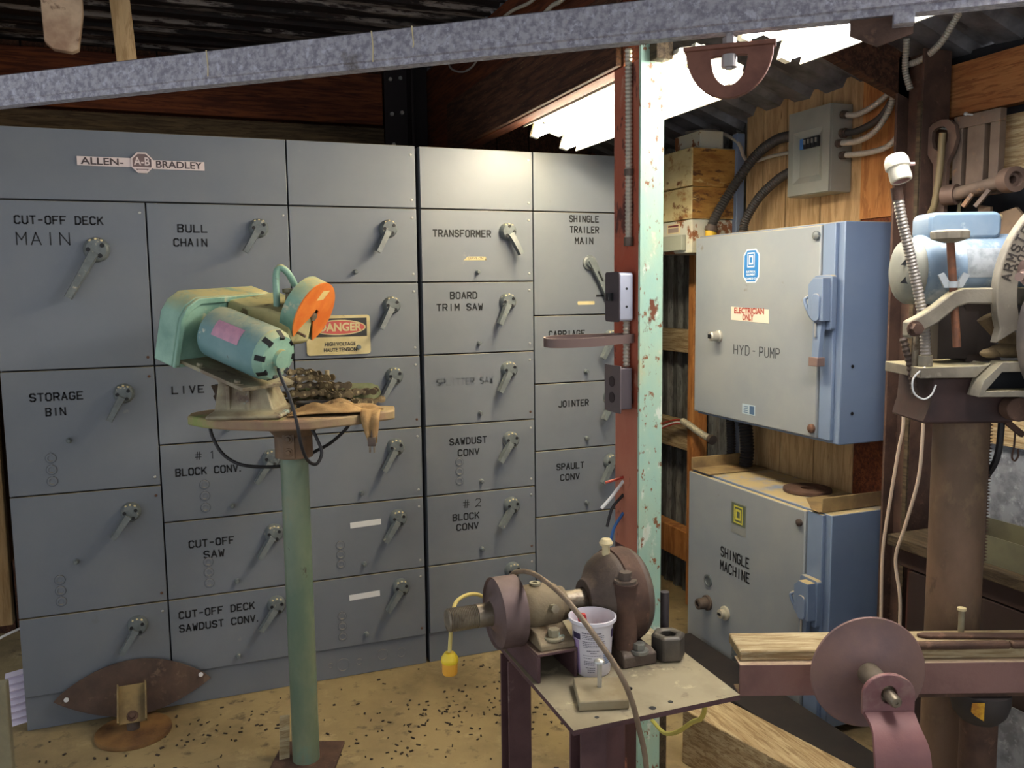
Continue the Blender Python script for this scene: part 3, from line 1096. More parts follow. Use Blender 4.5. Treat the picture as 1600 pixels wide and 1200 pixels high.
for zz in (1.86, 1.145):
    b = MB()
    b.lathe([(.017, 0), (.017, .01), (.01, .016), (.001, .017)], (1.228, -1.045, zz), (-1, 0, 0), 16)
    put(b.build('door_screw', RUSTY if zz < 1.5 else HANDLE))
b = MB()
b.cyl((1.30, -1.1635, 1.385), (1.30, -1.166, 1.385), .006, n=12)
b.cyl((1.305, -1.1635, 1.212), (1.305, -1.166, 1.212), .006, n=12)

b.build('side_hole', BLACK, t).location = -V(t.location)

t2, put2, dr2 = wall_box('lower blue-grey wall box lettered SHINGLE MACHINE', 1.179, 1.505, -1.193, -.287, .034, .849, -1.077)
put2(disconnect(1.185, -1.165, -1.095, .60, .30, mat('red handle tip', (120, 60, 52), .5)), 'grey disconnect lever with red tip', t2)
b = MB()
b.prism([(-.052, -.068), (.052, -.068), (.052, .068), (-.052, .068)], (1.1789, -.669, .71), U_, V_, (-.001, 0, 0))
b.mi(1).prism([(-.048, -.03), (.048, -.03), (.048, .062), (-.048, .062)], (1.1778, -.669, .71), U_, V_, (-.0005, 0, 0))
square_logo(b, (1.1773, -.669, .726), U_, V_, .030, 2, 1)
put2(b.build('maker_label', [mat('silver label', (150, 152, 148), .5, .3), mat('olive label', (92, 100, 82), .5), mat('label yellow', (204, 196, 76), .5)], smooth=0), 'silver maker label with yellow square mark')
for s, yy, zz, wd in (('SHINGLE', -.549, .537, .195), ('MACHINE', -.546, .475, .203)):
    b = MB()
    b.strokes(s, (1.1788, yy, zz - .02), U_, V_, .040, wd, th=.17, gap=.03)
    put2(b.build('lettering', BLACK, smooth=0, solid=1))
b = MB()
b.lathe([(.028, 0), (.028, .006), (.020, .006), (.019, .002), (.001, .002)], (1.179, -.455, .374), (-1, 0, 0), 20)
put2(b.build('blank_plug', HANDLE))
b = MB()
b.lathe([(.034, 0), (.034, .012), (.027, .014), (.024, .055), (.014, .058), (.013, .045), (.001, .045)], (1.179, -.455, .272), (-1, 0, 0), 20)
put2(b.build('push_button', IRON))
b = MB()
b.lathe([(.031, 0), (.031, .010), (.020, .014), (.020, .032), (.001, .034)], (1.179, -.589, .271), (-1, 0, 0), 20)
b.mi(1).box(1.142, 1.145, -.60, -.578, .266, .276)
put2(b.build('push_button', [mat('cream metal button', (192, 184, 160), .45, .2), BLACK]))
b = MB()
b.box(1.174, 1.179, -.77, -.64, .10, .155)
put2(b.build('rating_label', HANDLE))
b = MB()
b.lathe([(.014, 0), (.014, .01), (.007, .014), (.001, .015)], (1.179, -1.05, .79), (-1, 0, 0), 16)
put2(b.build('door_screw', IRON))

# steel tray pieces and ring lying on the lower box
STR = mat('dusty tan steel', (150, 126, 84), .7, .1, (118, 96, 66), 8)
t = thing('steel_angle', 'dusty steel angle lying across the far end of the lower wall box', 'steel angle', (1.33, -.36, .851))
b = MB()
b.box(-.15, .16, -.09, .05, 0, .006)
b.box(-.15, .16, .05, .056, 0, .055)
b.build('angle', STR, t, .002)
t = thing('steel_angle', 'rusty bent steel angle on the near top edge of the lower wall box', 'steel angle', (1.34, -1.09, .851))
b = MB()
b.prism([(-.16, -.06), (.15, -.06), (.15, .13), (-.06, .13), (-.16, -.02)], (0, 0, 0), X1, Y1, (0, 0, .005))
b.box(-.15, .15, -.066, -.06, 0, .055)
b.build('angle', STR, t, .002)
t = thing('iron_ring', 'flat rusty iron ring lying on top of the lower wall box', 'ring', (1.37, -.86, .851))
b = MB()
b.plate_hole(circ(0, 0, .095, n=32), circ(0, 0, .026, n=32), (0, 0, 0), X1, Y1, (0, 0, .014))
b.build('ring', RUST, t, .002)

# rusty cream transformer
CRX = mat('rust streaked cream enamel', (206, 190, 140), .6, 0, (190, 172, 122), 5, [((150, 96, 34), 7, .56, .08), ((112, 66, 26), 12, .64, .05)], .2, 60, (1, 1, 1.6))
CRY = mat('rusted cream enamel', (176, 132, 62), .65, 0, (136, 90, 36), 7, [((92, 56, 24), 11, .58, .05), ((206, 180, 120), 6, .66, .04)], .2, 60, (1, 1, 3.5))
PEEL = mat('peeling pale paint', (196, 194, 176), .6, 0, (206, 196, 166), 6, [((140, 88, 52), 8, .56, .02)], .2, 60)
t = thing('transformer', 'rust-streaked cream electrical transformer high in the far right corner', 'transformer', (1.36, -.05, 1.835))
b = MB()
b.box(-.115, .15, -.135, .165, .155, .30)
b.box(-.119, .15, -.139, .17, .305, .475)
b.build('upper_case', CRX, t, .004)
b = MB()
b.box(-.114, .148, -.1425, -.1392, .30, .47)
b.box(-.112, .148, -.138, -.1355, .157, .298)
b.build('near_face', CRY, t)
b = MB()
b.box(-.110, .15, -.13, .16, .0, .152)
b.build('lower_case', PEEL, t, .004)
b = MB()
b.box(-.135, -.112, -.085, .155, .012, .085)
b.build('cover_plate', mat('grey green cover', (150, 152, 134), .5), t, .004)
b = MB()
b.box(-.1125, -.1105, -.03, .08, .095, .14)
b.mi(1).box(-.1133, -.1126, -.02, .07, .127, .135)
b.mi(2).box(-.1133, -.1126, -.02, .07, .10, .122)
b.build('rating_label', [CREAM, mat('label maroon', (110, 50, 50), .6), mat('label greyed', (150, 130, 116), .6)], t)
b = MB()
b.box(-.05, .075, -.10, .12, .478, .56)
b.build('terminal_box', PEEL, t, .004)

# load centre with flexible conduits
t = thing('breaker_panel', 'small grey breaker panel on the plank wall above the upper wall box', 'electrical panel', (1.5, -.77, 2.04))
o = V(t.location)
LG = mat('grey panel enamel', (136, 138, 128), .45, 0, (146, 146, 136), 5)
b = MB()
b.box(1.412, 1.512, -.895, -.648, 2.04, 2.375)
b.build('panel_body', LG, t, .003).location = -o
b = MB()
Oo = [(-.115, -.165), (.125, -.165), (.125, .165), (-.115, .165)]
Oi = [(-.055, -.095), (.06, -.095), (.06, .06), (-.055, .06)]
b.plate_hole(Oo, [(-.085, -.12), (.085, -.12), (.085, .085), (-.085, .085)], (1.412, -.77, 2.208), U_, V_, (-.010, 0, 0))
for i in range(4):
    j = (i + 1) % 4
    q = [(-.085, -.12), (.085, -.12), (.085, .085), (-.085, .085)]
    b.poly([V((1.402, -.77, 2.208)) + U_ * q[i][0] + V_ * q[i][1], V((1.402, -.77, 2.208)) + U_ * q[j][0] + V_ * q[j][1],
            V((1.4115, -.77, 2.208)) + U_ * Oi[j][0] + V_ * Oi[j][1], V((1.4115, -.77, 2.208)) + U_ * Oi[i][0] + V_ * Oi[i][1]])
b.build('front_cover', LG, t).location = -o
b = MB()
for k, m in ((0, 1), (1, 0), (2, 0), (3, 0), (4, 0)):
    b.mi(m).box(1.399, 1.411, -.745 - .022 * k, -.727 - .022 * k, 2.222, 2.262)
    if m == 0:
        b.mi(2).box(1.393, 1.399, -.739 - .022 * k, -.733 - .022 * k, 2.238, 2.256)
b.build('breakers', [BLACK, mat('breaker blue', (70, 120, 180), .5), ZINC], t).location = -o


def hose(label, pts, r, m, cat='conduit', grp=None, pitch=.009, rip=.1, ends=True, name='flexible_conduit', plain=False):
    base = V(pts[0])
    t = thing(name, label, cat, base, 0, grp)
    b = MB()
    P = [V(p) - base for p in pts]
    c = spl(P, 8)
    if plain:
        b.tube(c, r, 10)
    else:
        b.flex(c, r, pitch, rip, 12)
    b.build('hose', m, t)
    if ends:
        for a, z in ((P[0], P[1]),):
            d = (z - a).normalized()
            e = MB()
            e.cyl(a - d * .004, a + d * .014, r * 1.45, n=16)
            e.cyl(a + d * .014, a + d * .024, r * 1.2, n=16)
            e.build('connector', IRON, t)
    return t


hose('top one of four conduits leaving the small breaker panel', [(1.46, -.90, 2.332), (1.46, -.97, 2.318), (1.46, -1.06, 2.335), (1.465, -1.13, 2.37), (1.47, -1.16, 2.40)], .0105, CONDUIT)
hose('dark second conduit from the top of the small breaker panel', [(1.46, -.90, 2.262), (1.462, -.98, 2.258), (1.465, -1.08, 2.285), (1.468, -1.14, 2.345), (1.47, -1.15, 2.39)], .013, BLACKHOSE, plain=True)
hose('third conduit from the top of the small breaker panel', [(1.44, -.90, 2.222), (1.435, -1.01, 2.214), (1.43, -1.10, 2.235), (1.43, -1.165, 2.30), (1.43, -1.18, 2.36)], .0105, CONDUIT)
hose('lowest of four conduits leaving the small breaker panel', [(1.46, -.90, 2.178), (1.46, -1.04, 2.168), (1.46, -1.14, 2.18), (1.465, -1.20, 2.245), (1.47, -1.212, 2.36)], .0105, CONDUIT)
hose('thick dark conduit with yellow fitting from upper wall box to breaker panel', [(1.33, -.215, 1.935), (1.345, -.222, 1.99), (1.41, -.26, 2.12), (1.45, -.37, 2.25), (1.46, -.50, 2.30), (1.46, -.60, 2.30), (1.46, -.643, 2.30)], .021, BLACKHOSE, pitch=.012)
b = MB()
b.cyl((1.33, -.215, 1.9055), (1.33, -.215, 1.935), .026, n=20)
tag(b.build('conduit_fitting', mat('yellow plastic', (216, 176, 46), .5)), 'yellow fitting on top of the upper wall box', 'fitting')
hose('thick dark conduit curving up between upper wall box and breaker panel', [(1.44, -.31, 1.907), (1.44, -.32, 1.97), (1.45, -.40, 2.065), (1.46, -.50, 2.125), (1.46, -.58, 2.15), (1.46, -.643, 2.155)], .019, BLACKHOSE, pitch=.012)
hose('thin bent pipe on the plank wall running into the breaker panel', [(1.43, .16, 2.44), (1.455, -.03, 2.42), (1.475, -.195, 2.345), (1.488, -.235, 2.27), (1.488, -.27, 2.245), (1.485, -.33, 2.236), (1.485, -.45, 2.242), (1.485, -.646, 2.238)], .008, CONDUIT, plain=True, ends=False, name='metal_pipe', cat='pipe')
hose('conduit hanging in front of the top of the rusty steel column', [(1.385, -1.30, 2.335), (1.375, -1.285, 2.40), (1.37, -1.29, 2.47), (1.36, -1.30, 2.50)], .0105, CONDUIT, ends=False)
hose('conduit curving under the roof at the top right', [(1.40, -1.255, 2.425), (1.39, -1.34, 2.425), (1.37, -1.43, 2.45), (1.36, -1.49, 2.50), (1.34, -1.54, 2.53)], .0105, CONDUIT, ends=False)
# hoses between the two boxes
hose('left one of two dark hoses between the two wall boxes', [(1.40, -.275, 1.098), (1.405, -.285, 1.03), (1.41, -.285, .93), (1.41, -.28, .855)], .020, RUBBER, pitch=.012, ends=False)
hose('thicker right one of two dark hoses between the wall boxes', [(1.42, -.36, 1.098), (1.425, -.375, 1.02), (1.43, -.38, .93), (1.425, -.375, .858)], .030, RUBBER, pitch=.014, ends=False)
t = hose('short conduit end with loose red and white wires beside the post', [(1.46, -.06, .925), (1.455, .04, .945), (1.45, .13, .972), (1.45, .20, .985)], .017, mat('pale flexible conduit', (186, 176, 150), .5, .2), pitch=.014)
for m, dz in ((mat('red wire', (176, 62, 50), .5), .01), (WHITE, -.004), (MATS['red wire'], -.01)):
    b = MB()
    b.tube(spl([V((-.01, .255, .055 + dz)), V((-.02, .33, .045 + dz)), V((-.06, .45, -.005 + dz * 1.5)), V((-.12, .53, -.06 + dz * 2))], 8), .0045, 6)
    b.build('wire', m, t)

# switch and outlet boxes on the post, strap hook, loose wires
SW = mat('tarnished box steel', (84, 74, 78), .5, .3)
SWL = mat('bright box steel', (176, 178, 190), .45, .4)
t = thing('switch_box', 'metal switch box on the left side of the post', 'switch', (.338, -1.225, 1.64))
b = MB()
b.prism(rrect(-.045, .045, -.065, .085, .010), (0, 0, 0), Y1, Z1, (-.045, 0, 0))
b.build('box', SWL, t, .002)
b = MB()
b.prism(rrect(-.046, .046, -.067, .087, .010), (-.0455, 0, 0), Y1, Z1, (-.003, 0, 0))
b.build('cover', SW, t)
b = MB()
b.box(-.066, -.0486, -.008, .008, -.002, .022)
b.build('toggle', BLACK, t)
b = MB()
for zz in (-.02, .035):
    b.cyl((-.022, -.0452, zz), (-.022, -.0462, zz), .004, n=10)
b.build('side_hole', BLACK, t)
t = thing('outlet_box', 'metal electrical outlet box below the switch box on the post', 'outlet', (.338, -1.225, 1.36))
b = MB()
b.box(-.045, 0, -.042, .042, -.06, .07)
b.build('box', SW, t, .003)
b = MB()
b.prism(rrect(-.055, .05, -.07, .078, .004), (-.0455, 0, 0), Y1, Z1, (-.003, 0, 0))
b.build('cover', mat('tarnished cover plate', (120, 108, 108), .4, .5), t)
for zz in (-.024, .026):
    b = MB()
    b.prism(circ(0, zz, .018, .017, 20), (-.0486, 0, 0), Y1, Z1, (-.002, 0, 0))
    b.build('socket', mat('dark socket', (54, 42, 42), .6) if 'dark socket' not in MATS else MATS['dark socket'], t)
t = thing('flexible_conduit', 'short ribbed conduit joining the switch box to the outlet box', 'conduit', (.335, -1.235, 1.432))
b = MB()
b.flex([V((0, 0, 0)), V((0, 0, .07)), V((0, 0, .142))], .0105, .012, .13)
b.build('hose', CONDUIT, t)
# flat strap hook
b = MB()
P = spl([(.345, -1.215, 1.522), (.28, -1.20, 1.522), (.14, -1.165, 1.520), (.09, -1.17, 1.517), (.075, -1.20, 1.514), (.10, -1.235, 1.512), (.20, -1.262, 1.514), (.345, -1.262, 1.522)], 8)
R_ = []
for i, p in enumerate(P):
    tng = (P[min(i + 1, len(P) - 1)] - P[max(i - 1, 0)]).normalized()
    sd = V((tng.y, -tng.x, 0)).normalized() * .003
    R_.append([p - sd + V((0, 0, -.014)), p + sd + V((0, 0, -.014)), p + sd + V((0, 0, .014)), p - sd + V((0, 0, .014))])
b.loft(R_)
tag(b.build('strap_hook', mat('brown strap steel', (112, 92, 86), .5, .4), smooth=50), 'brown flat steel loop sticking out left from the post', 'hook')
for m, lab, pts, r in ((MATS['red wire'], 'red loose wire poking left out of the post', [(.35, -1.19, 1.068), (.31, -1.19, 1.06), (.285, -1.19, 1.056)], .0045),
                       (WHITE, 'white loose wire end poking left out of the post', [(.35, -1.19, 1.055), (.31, -1.19, 1.01), (.27, -1.19, .972)], .0055),
                       (RUBBER, 'black loose wire hanging left of the post', [(.35, -1.19, 1.01), (.31, -1.19, .97), (.29, -1.19, .91)], .005),
                       (mat('blue wire', (52, 104, 168), .5), 'blue loose wire hanging left of the post', [(.35, -1.19, .95), (.315, -1.19, .90), (.30, -1.19, .84)], .005)):
    b = MB()
    b.tube(spl(pts, 6), r, 8)
    tag(b.build('loose_wire', m), lab, 'wire')

# ================================================================== pedestal table with cut-off saw
TEAL = mat('flaking sea green enamel', (112, 150, 132), .45, 0, (146, 182, 160), 6, [((200, 196, 160), 9, .66, .05), ((92, 84, 70), 14, .74, .04)], .15, 60, dust=((204, 190, 132), 1.0))
TEALB = mat('blue green motor enamel', (100, 138, 138), .4, 0, (122, 154, 152), 5, [((196, 196, 176), 12, .70, .04), ((74, 70, 66), 20, .74, .03)], .1, 60, dust=((196, 190, 150), .75))
DUSTY = mat('sawdust covered enamel', (196, 182, 128), .85, 0, (168, 164, 118), 8, [((110, 96, 66), 16, .66, .05)], .3, 90)
POLEG = mat('worn green pole paint', (96, 114, 94), .45, .1, (120, 130, 106), 5, [((92, 132, 122), 4, .56, .10), ((126, 116, 84), 5, .62, .10), ((70, 60, 50), 16, .76, .03)], .15, 60, (1, 1, .5))
CASTG = mat('dusty pale casting', (152, 144, 116), .6, .1, (118, 102, 82), 10, [((96, 76, 64), 12, .62, .05), ((150, 182, 176), 7, .66, .05)], .25, 70)
ORANGE = mat('orange guard paint', (234, 140, 62), .45, 0, (220, 110, 40), 8, [((226, 190, 130), 12, .74, .04)])
TT = mat('green edged dusty table top', (158, 138, 98), .75, 0, (140, 112, 88), 4, [((132, 140, 78), 5, .58, .08)], .3, 60)
O1 = V((-.64, -.61, 0))
RZ = -YAW
t = thing('pedestal_table', 'half-round table top on a worn green pipe pole in front of cabinets', 'table', O1, RZ)
b = MB()
out = [(.365, .04), (.35, .15), (.20, .19), (-.20, .17), (-.31, .10), (-.34, .03), (-.325, -.04), (-.25, -.11), (-.14, -.165), (0, -.195), (.12, -.175), (.25, -.085)]
b.prism(out, (0, 0, 1.232), X1, Y1, (0, 0, .033))
b.build('table_top', TT, t, .006)
b = MB()
b.lathe([(.064, .0), (.064, .075), (.09, .105), (.12, .108), (.12, .118), (.001, .118)], (.02, 0, 1.113), (0, 0, 1), 28)
b.box(.0, .04, -.072, -.05, 1.118, 1.205)
for zz in (1.14, 1.185):
    b.bolt((.02, -.072, zz), (0, -1, 0), .009, .01)
b.build('collar', mat('brown collar casting', (122, 96, 72), .6, .2, (98, 80, 64), 10), t, .002)
b = MB()
b.cyl((.02, 0, .012), (.02, 0, 1.115), .0475, n=32)
b.build('pole', POLEG, t)
b = MB()
b.box(-.095, .135, -.10, .12, 0.0005, .012)
b.build('base_plate', RUST, t, .002)

# the saw itself
A = V((.85, -.45, -.29)).normalized()
E_ = (V((.47, .88, .02)) - A * A.dot(V((.47, .88, .02)))).normalized()
B_ = E_.cross(A) * -1
if B_.z < 0:
    B_ = -B_
ZT1 = 1.2652
t = thing('cut_off_saw', 'sea green cut-off saw with orange blade guard on the pedestal table', 'saw', O1 + V((0, 0, ZT1)), RZ)
HO = V((-.400, -.11, 1.465 - ZT1))
L3 = lambda a, e, z: HO + A * a + E_ * e + B_ * z


b = MB()
hp_ = [(.0, .0), (.0, .165), (.02, .205), (.06, .232), (.38, .240), (.46, .215), (.475, .14), (.45, .03), (.38, .0)]
b.prism(hp_, L3(0, 0, 0), E_, B_, A * .088)
b.build('belt_housing', TEAL, t, .006)
b = MB()
hi_ = [(.02, .012), (.02, .155), (.04, .19), (.075, .212), (.37, .219), (.435, .195), (.45, .13), (.43, .04), (.37, .012)]
b.plate_hole(hp_, hi_, L3(.088, 0, 0), E_, B_, A * .012)
b.build('housing_rim', TEAL, t, .003)
b = MB()
b.loft([[L3(a, e, z) for e, z in ((.20, .10), (.19, .222), (.42, .245), (.42, .10))] for a in (.09, .18)]
       + [[L3(a, e, z) for e, z in ((.20, .12), (.20, .24), (.36, .265), (.36, .12))] for a in (.26, .30)]
       + [[L3(.36, e, z) for e, z in ((.21, .15), (.21, .25), (.31, .27), (.31, .15))]])
b.build('arm_casting', DUSTY, t, .008)
b = MB()
b.prism([(.085, .02), (.37, .02), (.38, .24), (.085, .26)], L3(0, .01, .022), A, E_, B_ * -.012)
for a, e in ((.16, .045), (.33, .045)):
    b.bolt(L3(a, e, .022), B_, .011, .012)
b.build('motor_plate', CASTG, t, .003)
b = MB()
mc = L3(.135, .115, .130)
b.lathe([(.001, 0), (.07, 0), (.086, .012), (.0875, .03), (.0875, .235), (.083, .25), (.001, .25)], mc, A, 36)
mo = b.build('motor', TEALB, t)
b = MB()
b.lathe([(.084, .0), (.084, .008), (.070, .030), (.030, .036), (.030, .05), (.001, .05)], mc + A * .25, A, 28)
me_ = b.build('end_bell', TEAL, mo)
for k in range(8):
    b = MB()
    q = 2 * pi * k / 8
    u, v, a_ = basis(A)
    rr = u * cos(q) + v * sin(q)
    b.bar(mc + A * .257 + rr * .080, mc + A * .284 + rr * .062, .018, .010, rr)
    b.build('vent_slot', BLACK, me_)
# pink rating plate wrapped on the motor front
b = MB()
ref = (V((-.2, -.9, .42)) - A * A.dot(V((-.2, -.9, .42)))).normalized()
oth = A.cross(ref)
if oth.z < 0:
    oth = -oth
rows = []
for i in range(7):
    q = -.32 + .62 * i / 6
    rows.append([b.bm.verts.new(mc + A * h + (ref * cos(q) + oth * sin(q)) * .0886) for h in (.07, .185)])
for r0, r1 in zip(rows[:-1], rows[1:]):
    b.face([r0[0], r0[1], r1[1], r1[0]])
b.build('rating_plate', mat('pink rating plate', (206, 150, 168), .5, 0, (190, 140, 160), 40), mo)
# pedestal casting
b = MB()


def rr4(x0, x1, y0, y1, z):
    return [V((x0, y0, z)), V((x1, y0, z)), V((x1, y1, z)), V((x0, y1, z))]


b.loft([rr4(-.225, .02, -.16, .09, 0), rr4(-.225, .02, -.16, .09, .012), rr4(-.205, -.01, -.125, .06, .026), rr4(-.197, -.04, -.10, .03, .115), rr4(-.21, -.03, -.105, .04, .15)])
b.build('base_casting', CASTG, t, .006)
b = MB()
for x0 in (-.165, -.10):
    b = MB()
    b.box(x0, x0 + .014, -.125, -.10, .02, .11)
    b.build('base_rib', CASTG, t, .003)
# blade guard
gc = V((.107, -.03, 1.607 - ZT1))
A_MOTOR = A
A = V((.86, -.28, -.42)).normalized()
u, v, a_ = basis(A)
up_ = (V((.35, .06, .93)) - A * A.dot(V((.35, .06, .93)))).normalized()
rt_ = up_.cross(A)
if rt_.x < 0:
    rt_ = -rt_
gout, gin = [], []
for i in range(33):
    q = -pi * .30 + (pi * 1.60) * i / 32
    gout.append((.113 * cos(q), .113 * sin(q)))
b = MB()
ring = [(.113 * cos(-pi * .3 + pi * 1.6 * i / 32), .113 * sin(-pi * .3 + pi * 1.6 * i / 32)) for i in range(33)]
prof = [gc + rt_ * x + up_ * y for x, y in ring]
rings = []
for x, y in ring:
    rad = (rt_ * x + up_ * y).normalized()
    p = gc + rt_ * x + up_ * y
    rings.append([p - A * .045, p + A * .006, p + A * .006 - rad * .006, p - A * .045 - rad * .006])
b.loft(rings)
b.build('guard_rim', TEAL, t)
b = MB()
face = ring[:]
slot = [(.113 * cos(-pi * .3 + pi * 1.6), .113 * sin(-pi * .3 + pi * 1.6)), (-.045, -.05), (-.02, -.02), (0, .018), (.02, .012), (.016, -.03), (.04, -.06)]
b.prism(face + slot[1:], gc + A * .006, rt_, up_, A * .004)
gf = b.build('guard_face', ORANGE, t)
b = MB()
b.prism([(-.028, .045), (.012, .055), (.030, .092), (-.012, .082)], gc + A * .0102, rt_, up_, A * .0006)
b.build('pale_patch', mat('pale worn patch', (226, 200, 130), .6), gf)
b = MB()
b.lathe([(.034, -.02), (.034, -.004), (.014, -.003), (.014, .02), (.001, .02)], gc + up_ * -.01 - A * .004, A, 20)
b.cyl(gc + up_ * -.075 + rt_ * -.05 - A * .01, gc + up_ * -.075 + rt_ * -.05 + A * .04, .005, n=8)
b.build('spindle', STEEL, t)
b = MB()
b.lathe([(.001, -.0325), (.098, -.0325), (.098, -.031), (.001, -.031)], gc, A, 40)
b.build('blade', IRON, t)
A = A_MOTOR
# handle, knob and small green block on the arm
b = MB()
z_ = lambda x, y, zz: V((x, y, zz - ZT1))
b.tube(spl([z_(-.004, -.05, 1.54), z_(-.006, -.045, 1.64), z_(-.006, -.04, 1.73), z_(.004, -.035, 1.757), z_(.02, -.03, 1.752), z_(.034, -.015, 1.73), z_(.045, .0, 1.700)], 7), .0115, 12)
b.build('carry_handle', TEAL, t)
b = MB()
b.cyl(z_(.024, -.01, 1.60), z_(.027, -.01, 1.672), .012, n=14)
b.lathe([(.012, 0), (.022, .004), (.022, .016), (.001, .018)], z_(.027, -.01, 1.672), (0, 0, 1), 18)
b.build('clamp_screw', CASTG, t)
b = MB()
b.bar(z_(.052, .0, 1.62), z_(.082, .0, 1.69), .05, .05, (1, 0, 0))
b.build('depth_block', mat('dark teal enamel', (98, 134, 128), .5), t, .004)
# cord
b = MB()
cw = [z_(.030, -.20, 1.462), z_(.04, -.215, 1.42), z_(.070, -.225, 1.35), z_(.092, -.23, 1.265), z_(.098, -.21, 1.19), z_(.105, -.16, 1.13), z_(.122, -.11, 1.108), z_(.132, -.075, 1.14), z_(.115, -.07, 1.19), z_(.10, -.072, 1.222)]
b.tube(spl(cw, 8), .0055, 10)
b.build('power_cord', RUBBER, t)

# loose black cable looping under the table
cp = [(-.275, .03, 1.231), (-.268, .02, 1.19), (-.24, .02, 1.13), (-.20, .02, 1.095), (-.153, .02, 1.078), (-.09, .05, 1.067), (-.038, .075, 1.066), (.02, .085, 1.085), (.075, .08, 1.115), (.13, .06, 1.145), (.19, .02, 1.195), (.22, .0, 1.231)]
t = thing('loose_cable', 'black cable looping down under the pedestal table', 'cable', O1 + V((0, 0, 1.06)), RZ)
b = MB()
b.tube(spl([V(p) - V((0, 0, 1.06)) for p in cp], 8), .0058, 10)
b.build('cable', RUBBER, t)
# coiled black cable on the table
b = MB()
P = []
for i in range(90):
    q = 2 * pi * i / 30
    P.append(V((.125 + (.085 + .004 * (i // 30)) * cos(q), .015 + .052 * sin(q), ZT1 + .0065 + .010 * i / 30)))
b.tube(P, .0055, 8)
o = b.build('coiled_cable', RUBBER, loc=O1, rotz=RZ)
tag(o, 'flat coil of black cable under the rusty roller chain', 'cable')

# roller chain heap
CH = mat('dirty brown chain', (122, 106, 76), .75, .1, (84, 72, 54), 20, [((150, 132, 94), 30, .6, .05)], .3, 90)
b = MB()


def chain(b, pts, w=.03):
    P = [V(p) for p in pts]
    for i in range(len(P) - 1):
        p, q = P[i], P[i + 1]
        d = (q - p)
        L = d.length
        if L < 1e-5:
            continue
        d /= L
        n = d.cross(V((0, 0, 1)))
        n = n.normalized() if n.length > .1 else V((0, 1, 0))
        up = n.cross(d)
        off = w * (.5 if i % 2 else .36)
        for sgn in (-1, 1):
            o = p + n * (sgn * off) - n * .0015
            ring = []
            for cx, a0 in ((L, -pi / 2), (0, pi / 2)):
                for k in range(7):
                    a = (a0 - pi * .12) + (pi * 1.24) * k / 6
                    ring.append((cx + .0125 * cos(a), .0125 * sin(a)))
                ring.append((L / 2, .0062 if cx else -.0062))
            b.mi(0).prism(ring, o, d, up, n * .0035)
        b.mi(0).cyl(p - n * w * .34, p + n * w * .34, .0088, n=10)
        b.mi(1).cyl(p - n * w * .66, p + n * w * .66, .0052, n=8)


rc = random.Random(3)
for lay, (x0, x1, yy, z0) in enumerate([(-.04, .30, .155, 1.2815), (-.04, .26, .115, 1.2815), (-.04, .28, .145, 1.312), (-.03, .20, .11, 1.314), (-.02, .19, .14, 1.342), (-.02, .13, .12, 1.366), (-.02, .08, .14, 1.385)]):
    n = int((x1 - x0) / .031)
    pts = [(x0 + (x1 - x0) * i / n, yy + .014 * sin(i * 1.3 + lay), z0 + rc.uniform(-.003, .008) + ZT1 - 1.265) for i in range(n + 1)]
    chain(b, pts)
b.cyl((.12, .11, 1.36), (.12, .11, 1.40), .008, n=8)
tag(b.build('roller_chain', [CH, mat('worn chain pins', (164, 148, 112), .6, .3)], loc=O1, rotz=RZ, smooth=30), 'heap of dirty brown roller chain on the pedestal table behind the rag', 'chain')
b = MB()
b.prism([(0, -.03), (.26, -.034), (.29, -.02), (.30, 0), (.29, .022), (.26, .034), (0, .03)], (.0, .175, ZT1 + .046), X1, (0, .35, .93), (0, -.009, .004))
o = b.build('guide_bar', mat('greenish steel plate', (128, 136, 96), .6, .2, (150, 152, 112), 12), loc=O1, rotz=RZ)
tag(o, 'rounded greenish steel plate sticking out right of the chain heap', 'plate')

# rag hanging over the table edge
b = MB()
NX, NY = 34, 16
grid = []
rg = random.Random(5)
for i in range(NX + 1):
    row = []
    for j in range(NY + 1):
        s = i / NX
        q = j / NY
        x = .035 + .285 * s + .012 * sin(9 * q + 3 * s)
        front = -.142 + .09 * s + .012 * sin(8 * s)
        y = front + (.02 + .10 * (1 - .35 * s)) * q
        z = ZT1 + .006 + (.030 * sin(pi * min(1, max(0, s))) ** .7 * sin(pi * min(.999, q * .9 + .05)) +
                          .007 * sin(17 * s + 9 * q) * sin(pi * q) + .005 * sin(31 * q + 8 * s) * sin(pi * q)) * (.55 + .6 * sin(pi * s))
        z = max(z, ZT1 + .0035)
        row.append(b.bm.verts.new((x, y, z)))
    grid.append(row)
for i in range(NX):
    for j in range(NY):
        b.face([grid[i][j], grid[i + 1][j], grid[i + 1][j + 1], grid[i][j + 1]])
# hanging tail
tail = []
for k in range(9):
    s = k / 8
    row = []
    for j in range(9):
        q = j / 8 - .5
        wd = .075 * (1 - .62 * s)
        row.append(b.bm.verts.new((.297 + wd * q + .012 * s, -.045 - .05 * min(1, s * 3) + .006 * sin(11 * q + 4 * s) - .004, ZT1 + .014 - .105 * max(0, s - .15) / .85)))
    tail.append(row)
for i in range(8):
    for j in range(8):
        b.face([tail[i][j], tail[i + 1][j], tail[i + 1][j + 1], tail[i][j + 1]])
o = b.build('rag', mat('tan dusty cloth', (170, 138, 92), .95, 0, (140, 108, 68), 10, [((100, 78, 50), 14, .66, .06)], .4, 120), loc=O1, rotz=RZ, smooth=80)
m = o.modifiers.new('thickness', 'SOLIDIFY')
m.thickness = .003
m.offset = 1
tag(o, 'crumpled tan rag hanging over the right edge of the pedestal table', 'rag')
t = thing('cord_plug', 'metal cord plug dangling below the tan rag', 'plug', O1 + Matrix.Rotation(RZ, 3, 'Z') @ V((.307, -.105, 1.165)), RZ)
b = MB()
